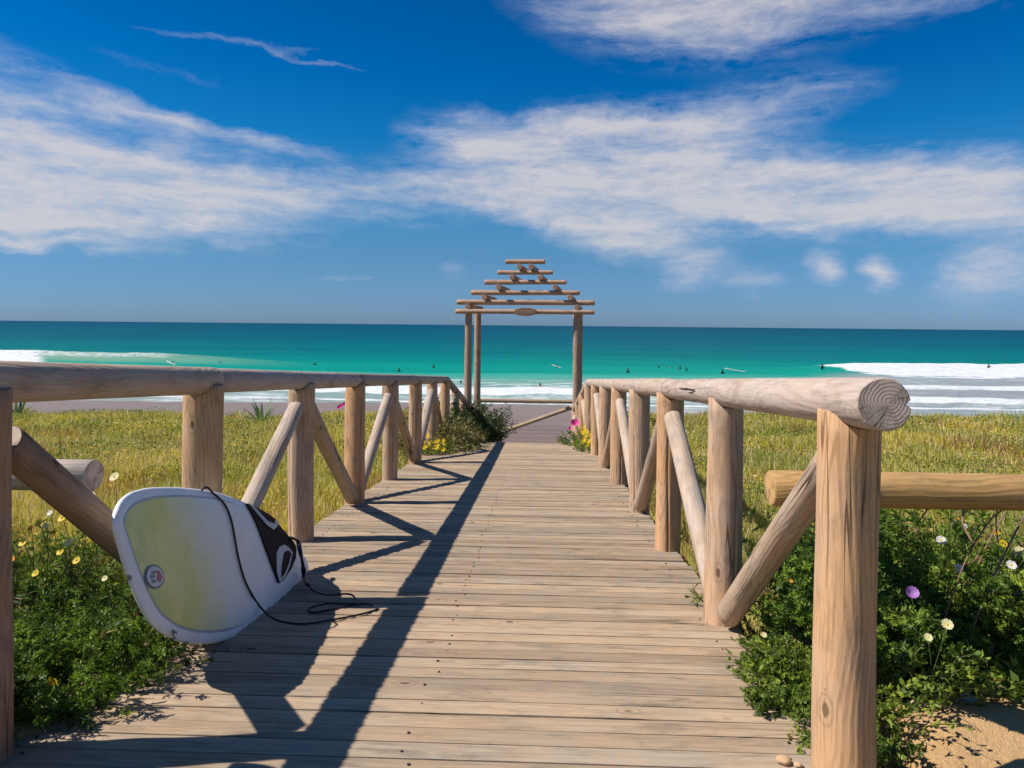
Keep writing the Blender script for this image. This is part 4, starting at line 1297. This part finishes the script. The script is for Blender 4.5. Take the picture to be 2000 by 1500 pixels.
# ------------------------------------------------------------------ dune grass (nobody could count it)
def build_grass():
    r = np.random.default_rng(91)
    N = 720000
    # denser near the viewer, wedge shaped field on both sides
    y = 2.3 * (23.0 / 2.3) ** (r.random(N) ** .62)
    x = (r.random(N) * 2 - 1) * (y * .86 + 2.6) - .05 * y
    side = np.maximum(-1.60 - x, x - .98)
    keep = (side > .02) & (r.random(N) < sstep(-.05, .5, side) * .6 + .4)
    keep &= sandiness(x, y) < .45 + .2 * r.random(N)
    x = x[keep]; y = y[keep]; n = len(x)
    clump = fbm(x * 1.4, y * 1.4 + 50); big = fbm(x * .45 + 9, y * .45)
    keep = r.random(n) < .35 + 1.3 * (clump - .25); x = x[keep]; y = y[keep]; clump = clump[keep]; big = big[keep]; n = len(x)
    z = ground_z(x, y)
    h = (.06 + .28 * clump ** 2.2 + .05 * r.random(n)) * r.uniform(.5, 1.3, n)
    h *= np.interp(y, [2, 6, 22], [.8, .95, 1.05])
    w = np.interp(y, [2, 5, 12, 23], [.0022, .0035, .0080, .013]) * r.uniform(.6, 1.4, n)
    a = r.uniform(0, 6.283, n); ln = r.uniform(.1, .8, n)
    d = np.stack([np.cos(a) * ln, np.sin(a) * ln, np.ones(n)], -1); d = norm(d)
    f = r.uniform(-1, 1, n)      # facing
    s = np.stack([np.cos(f), np.sin(f), np.zeros(n)], -1) * w[:, None]
    b = np.stack([x, y, z - .01], -1); t = b + d * h[:, None]
    V = np.stack([b - s, b + s, t + s * .25, t - s * .25], 1)
    g = np.array([.33, .42, .06]); yg = np.array([.80, .69, .13]); st = np.array([.95, .78, .42]); rd = np.array([.50, .25, .12])
    green = fbm(x * .9 + 70, y * .9 + 20)
    m1 = np.clip((clump - .30) * 1.1 + (green - .5) * 2.6 + r.normal(0, .25, n), 0, 1)[:, None]
    C = yg * (1 - m1) + g * m1
    dry = (r.random(n) < .28 + .8 * np.clip(big - .45, 0, 1)); C[dry] = st * r.uniform(.6, 1.1, (dry.sum(), 1))
    red = r.random(n) < .02 + .35 * (fbm(x * 1.3 + 11, y * 1.3 + 90) > .62); C[red] = rd
    tag(link('grass', quads_mesh('grass', V, C), M_GRASS), 'yellow green dune grass covering the slopes on both sides of the boardwalk', 'grass', kind='stuff')
    # low leafy herbs between the blades
    K = 190000
    y = 2.6 * (22.5 / 2.6) ** (r.random(K) ** .7); x = (r.random(K) * 2 - 1) * (y * .86 + 2.6) - .05 * y
    keep = (np.maximum(-1.62 - x, x - 1.0) > .03) & (sandiness(x, y) < .4) & (fbm(x * 1.1 + 3, y * 1.1) > .50); x = x[keep]; y = y[keep]; n = len(x)
    pos = np.stack([x, y, ground_z(x, y) + r.uniform(.0, .20, n) * np.interp(y, [2, 20], [.8, 1.1])], -1)
    sz = np.interp(y, [2, 6, 22], [.020, .032, .06])
    V = leaves_on(pos, rand_dirs(n, .0, .9, r), sz, sz * .5, r)
    mm = r.random((n, 1)); C = np.array([.12, .19, .04]) * mm + np.array([.38, .42, .09]) * (1 - mm)
    tag(link('ground_herbs', quads_mesh('ground_herbs', V, C), M_LEAF), 'low green leafy herbs growing among the dune grass', 'ground cover', kind='stuff')
    # scattered yellow field flowers, too many and too small to count
    K = 17000
    y = 3.2 * (22 / 3.2) ** (r.random(K) ** .6); x = (r.random(K) * 2 - 1) * (y * .86 + 2.6) - .05 * y
    keep = (np.maximum(-1.7 - x, x - 1.1) > .03) & (sandiness(x, y) < .4) & (fbm(x * .8 + 30, y * .8) > .53); x = x[keep]; y = y[keep]; n = len(x)
    z = ground_z(x, y) + r.uniform(.10, .24, n); s = np.interp(y, [3, 22], [.013, .032]) * r.uniform(.6, 1.2, n)
    V = []; C = []
    c0 = np.stack([x, y, z], -1)
    for k in range(4):
        a = k * 1.571 + r.uniform(0, 6.28, n)
        d = np.stack([np.cos(a), np.sin(a) * .8 - .0, .5 + 0 * a], -1); sd = np.stack([-np.sin(a), np.cos(a), 0 * a], -1)
        V.append(np.stack([c0, c0 + (d * .7 + sd * .45) * s[:, None], c0 + d * s[:, None] * 1.1, c0 + (d * .7 - sd * .45) * s[:, None]], 1))
        tone = np.where((r.random(n) < .8)[:, None], np.array([.80, .50, .02]), np.array([.80, .72, .50])); C.append(tone)
    tag(link('field_flowers', quads_mesh('field_flowers', np.concatenate(V), np.concatenate(C)), M_PETAL), 'tiny yellow flowers scattered through the dune grass', 'flowers', kind='stuff')


build_grass()


# ------------------------------------------------------------------ stones and litter in the sand
def stone(px, py, zz, r, label, tint, seed):
    p = at_z(px, py, zz); z = float(ground_z(p.x, p.y))
    bm_me = bpy.data.meshes.new('stone')
    import bmesh
    bm = bmesh.new(); bmesh.ops.create_icosphere(bm, subdivisions=3, radius=r)
    rg = np.random.default_rng(seed); dirs = rg.normal(size=(9, 3)); dirs /= np.linalg.norm(dirs, axis=1)[:, None]
    for v in bm.verts:
        c = np.array(v.co); 
        for d in dirs:                     # knock off facets
            e = c @ d - r * .80
            if e > 0: c = c - d * e * .85
        c = c * np.array([1.15, .95, .62]) + rg.normal(0, r * .006, 3)
        v.co = c
    bm.to_mesh(bm_me); bm.free()
    bm_me.polygons.foreach_set('use_smooth', [True] * len(bm_me.polygons))
    o = link('stone', bm_me, M_STONE, None, Matrix.Translation((p.x, p.y, z + r * .25)) @ Matrix.Rotation(seed, 4, 'Z'))
    o.color = (*tint, 1)
    tag(o, label, 'stone', 'stones lying in the sand'); return o


def stone_mat():
    m, T, b, out = new_mat('sand_stone')
    tc = T.new('ShaderNodeTexCoord').outputs['Object']; info = T.new('ShaderNodeObjectInfo')
    n = T.noise(tc, 60, 5, .6)
    T.put(b.inputs['Base Color'], T.mix(1.0, T.mix(n, (.40, .31, .24), (.58, .47, .37)), info.outputs['Color'], 'MULTIPLY'))
    b.inputs['Roughness'].default_value = .9; T.put(b.inputs['Normal'], T.bump(n, .6, .004)); return m


M_STONE = stone_mat()
stone(1850, 1368, 3.82, .030, 'rounded grey stone at the foot of the dark right bush', (.62, .62, .64), 1)
stone(1795, 1370, 3.82, .022, 'pale pinkish stone left of the rounded grey stone by the right bush', (1.2, 1.0, .95), 2)
stone(1890, 1405, 3.80, .024, 'flat blue grey stone lying on the sunlit sand right of the near post', (.75, .88, .98), 3)
stone(1915, 1368, 3.82, .016, 'small yellowish stone beside the leafy weed in the sand', (1.25, 1.0, .7), 4)
def deck_stone(px, py, r, label, tint, seed):
    o = stone(px, py, 3.87, r, label, tint, seed); p = P(px, py); o.matrix_basis = Matrix.Translation((p.x, p.y, p.z + r * .4)); return o
deck_stone(1530, 1490, .018, 'yellow pebble on the deck just left of the near right post foot', (1.25, 1.02, .75), 5)
deck_stone(1558, 1496, .010, 'tiny pale pebble between the yellow pebble and the near right post', (1.3, 1.1, .9), 6)


# ------------------------------------------------------------------ people in the sea
def person_mesh(kind):
    """upper body of a surfer: skin modifier over joints, waist at the water"""
    if kind == 'sit':
        v = [(0, 0, -.25), (0, 0, .05), (0, -.01, .30), (0, -.02, .50), (0, -.03, .60), (0, -.04, .72), (0, -.04, .80),
             (.19, -.02, .48), (.26, -.10, .25), (.20, -.25, .08), (-.19, -.02, .48), (-.27, -.09, .24), (-.20, -.26, .08),
             (.16, -.22, -.05), (.22, -.45, -.25), (-.16, -.22, -.05), (-.22, -.45, -.25)]
        e = [(0, 1), (1, 2), (2, 3), (3, 4), (4, 5), (5, 6), (3, 7), (7, 8), (8, 9), (3, 10), (10, 11), (11, 12), (0, 13), (13, 14), (0, 15), (15, 16)]
        r = [.15, .15, .16, .13, .055, .10, .085, .065, .05, .04, .065, .05, .04, .09, .06, .09, .06]
    elif kind == 'stand':
        v = [(0, 0, -.35), (0, 0, 0), (0, 0, .30), (0, 0, .50), (0, 0, .60), (0, -.02, .72), (0, -.02, .80),
             (.20, 0, .49), (.36, .04, .42), (.50, -.05, .50), (-.20, 0, .49), (-.30, .02, .26), (-.26, -.14, .10)]
        e = [(0, 1), (1, 2), (2, 3), (3, 4), (4, 5), (5, 6), (3, 7), (7, 8), (8, 9), (3, 10), (10, 11), (11, 12)]
        r = [.15, .145, .16, .13, .055, .10, .085, .065, .05, .04, .065, .05, .04]
    else:      # prone, paddling
        v = [(0, .5, .05), (0, .25, .08), (0, -.05, .12), (0, -.28, .22), (0, -.36, .29), (0, -.44, .36), (0, -.47, .42),
             (.19, -.26, .18), (.32, -.45, .10), (.30, -.65, -.02), (-.19, -.26, .18), (-.34, -.20, .05), (-.36, .05, -.05),
             (.10, .9, .03), (.12, 1.3, .06), (-.10, .9, .03), (-.12, 1.3, .02)]
        e = [(0, 1), (1, 2), (2, 3), (3, 4), (4, 5), (5, 6), (3, 7), (7, 8), (8, 9), (3, 10), (10, 11), (11, 12), (0, 13), (13, 14), (0, 15), (15, 16)]
        r = [.13, .14, .15, .13, .055, .10, .085, .065, .05, .04, .065, .05, .04, .08, .05, .08, .05]
    me = bpy.data.meshes.new('person_' + kind); me.from_pydata(v, e, [])
    o = bpy.data.objects.new('tmp', me); COL.objects.link(o)
    md = o.modifiers.new('s', 'SKIN')
    for sv, q in zip(me.skin_vertices[0].data, r): sv.radius = (q, q * .85)
    me.skin_vertices[0].data[0].use_root = True
    sb = o.modifiers.new('d', 'SUBSURF'); sb.levels = 1; sb.render_levels = 1
    dg = bpy.context.evaluated_depsgraph_get(); ev = o.evaluated_get(dg)
    out = bpy.data.meshes.new_from_object(ev)
    bpy.data.objects.remove(o); out.name = 'person'
    out.polygons.foreach_set('use_smooth', [True] * len(out.polygons))
    # skin for head and hands, suit elsewhere
    return out


def surfer_mat(suit, skin=(.45, .26, .17)):
    m, T, b, out = new_mat('surfer_suit')
    tc = T.new('ShaderNodeTexCoord').outputs['Object']
    sp = T.new('ShaderNodeSeparateXYZ'); T.put(sp.inputs[0], tc)
    T.put(b.inputs['Base Color'], suit); b.inputs['Roughness'].default_value = .4
    return m


SUITS = {'black': plain('black_suit', (.012, .012, .015), .4), 'red': plain('red_suit', (.50, .10, .07), .5), 'dark': plain('dark_suit', (.02, .03, .05), .4), 'tan': plain('bare_skin', (.40, .24, .16), .5)}
M_HAIR = plain('wet_hair', (.03, .02, .015), .4); M_SKIN = plain('tanned_skin', (.38, .22, .15), .5)
PM = {k: person_mesh(k) for k in ('sit', 'stand', 'prone')}


def head_bits(kind):
    """hair cap and face, children of the person"""
    c = {'sit': Vector((0, -.04, .76)), 'stand': Vector((0, -.02, .76)), 'prone': Vector((0, -.46, .385))}[kind]
    return c


def cap_mesh(lo, hi, r, sy=1):
    V = []; F = []; n = 12; k = 6
    for i in range(k + 1):
        t = lo + (hi - lo) * i / k
        for j in range(n):
            a = j / n * 6.283; V.append((r * math.sin(t) * math.cos(a), r * math.sin(t) * math.sin(a) * sy, r * 1.15 * math.cos(t)))
    for i in range(k):
        for j in range(n): F.append((i * n + j, (i + 1) * n + j, (i + 1) * n + (j + 1) % n, i * n + (j + 1) % n))
    return from_py('cap', V, F, True)


HAIR = cap_mesh(0.01, 1.9, .112); HAIR.materials.append(M_HAIR)
BM = []


def board_mesh():
    V = []; F = []; n = 20; L = 2.2
    prof = [(i / n, .27 * math.sin(math.pi * (i / n) ** .85) ** .6 if 0 < i < n else .01) for i in range(n + 1)]
    for t, w in prof:
        y = (t - .5) * L; z = .05 + .10 * max(0, .2 - t) / .2
        V += [(-w, y, z), (-w * .6, y, z + .04), (w * .6, y, z + .04), (w, y, z), (w * .6, y, z - .04), (-w * .6, y, z - .04)]
    for i in range(n):
        for j in range(6): F.append((i * 6 + j, i * 6 + (j + 1) % 6, (i + 1) * 6 + (j + 1) % 6, (i + 1) * 6 + j))
    return from_py('board', V, F, True)


BOARD = board_mesh(); M_BOARD = plain('white_board', (.78, .77, .74), .35, .4); BOARD.materials.append(M_BOARD)
FACE = {}
people = [
    # px, waterline py, kind, suit, yaw, board, where
    (337, 714, 'sit', 'tan', 70, True, 'tiny surfer on a white board where the left breaking wave ends'),
    (430, 711, 'sit', 'black', 20, False, 'tiny dark surfer in the sea right above the left handrail joint'),
    (612, 711, 'prone', 'black', 60, False, 'tiny surfer paddling in the sea above the third left post'),
    (779, 724, 'sit', 'dark', 0, False, 'tiny faint surfer in the sea above the fifth left post'),
    (847, 717, 'sit', 'black', -20, False, 'tiny dark surfer sitting in the sea left of the gateway'),
    (900, 751, 'stand', 'black', 10, False, 'dark bather in the foam just left of the gateway left post'),
    (1088, 718, 'sit', 'black', 30, True, 'surfer with a white board seen through the gateway opening, upper right part'),
    (1055, 756, 'stand', 'red', 0, False, 'bather in red standing in the foam seen through the gateway opening'),
    (1226, 725, 'sit', 'dark', 0, False, 'tiny dark surfer just right of the gateway, alone in green water'),
    (1286, 719, 'sit', 'dark', 40, False, 'leftmost tiny surfer of the group above the third right post'),
    (1306, 719, 'prone', 'tan', 90, False, 'pale paddling surfer, second from left in the group above the right railing'),
    (1328, 720, 'sit', 'black', 0, False, 'darkest sitting surfer in the group above the right railing'),
    (1341, 723, 'sit', 'dark', -30, False, 'last small surfer on the right of the group above the right railing'),
    (1411, 727, 'sit', 'black', 0, False, 'dark surfer in the water next to a white floating surfboard'),
    (1606, 724, 'sit', 'black', 10, False, 'dark surfer against the white start of the right breaking wave'),
    (1931, 724, 'stand', 'dark', 10, False, 'tiny dark bather on the right breaking wave near the right edge'),
]
for (px, py, kind, suit, yw, brd, lab) in people:
    p = at_z(px, py, .05)
    lift = .5 if px in (1606, 1931) else .0
    if px == 337: lift = .2
    lift -= .12 if kind == 'prone' else .34
    rt = empty('person', (p.x, p.y, .02 + lift), lab, 'person', 'surfers and bathers in the sea')
    M = Matrix.Translation((p.x, p.y, .02 + lift)) @ Matrix.Rotation(R(yw), 4, 'Z') @ Matrix.Scale(.78, 4)
    link('body', PM[kind].copy(), SUITS[suit], rt, M)
    link('hair', HAIR, M_HAIR, rt, M @ Matrix.Translation(head_bits(kind)) @ Matrix.Rotation(R(-12), 4, 'X'))
    if brd:
        b = link('surfboard', BOARD, M_BOARD, None, Matrix.Translation((p.x + .1, p.y - .4, .46 + lift)) @ Matrix.Rotation(R(75), 4, 'Z') @ Matrix.Rotation(R(18), 4, 'X') @ Matrix.Scale(.75, 4))
        tag(b, 'tiny white surfboard under the surfer by the left breaking wave' if px < 500 else 'tiny white surfboard under the surfer seen through the gateway', 'surfboard', 'white surfboards out in the sea')
p = at_z(1436, 725, .05)
b = link('surfboard', BOARD, M_BOARD, None, Matrix.Translation((p.x, p.y, .10)) @ Matrix.Rotation(R(80), 4, 'Z') @ Matrix.Rotation(R(10), 4, 'X') @ Matrix.Scale(1.1, 4))
tag(b, 'white surfboard floating alone right of a dark surfer above the right railing', 'surfboard', 'white surfboards out in the sea')


# ------------------------------------------------------------------ base colours brought to measured levels for this sun and exposure
def settle_albedo(k, skip=('surfboard_skin',)):
    for m in bpy.data.materials:
        if not m.use_nodes or m.name in skip: continue
        t = m.node_tree
        for n in list(t.nodes):
            sock = {'BSDF_PRINCIPLED': 'Base Color', 'BSDF_DIFFUSE': 'Color', 'BSDF_TRANSLUCENT': 'Color'}.get(n.type)
            if not sock: continue
            i = n.inputs[sock]
            if i.is_linked:
                src = i.links[0].from_socket
                mx = t.nodes.new('ShaderNodeMix'); mx.data_type = 'RGBA'; mx.blend_type = 'MULTIPLY'
                mx.inputs[0].default_value = 1.0; mx.inputs[7].default_value = (k, k, k, 1)
                t.links.new(src, mx.inputs[6]); t.links.new(mx.outputs[2], i)
            else:
                c = i.default_value; i.default_value = (c[0] * k, c[1] * k, c[2] * k, 1)


settle_albedo(.79)
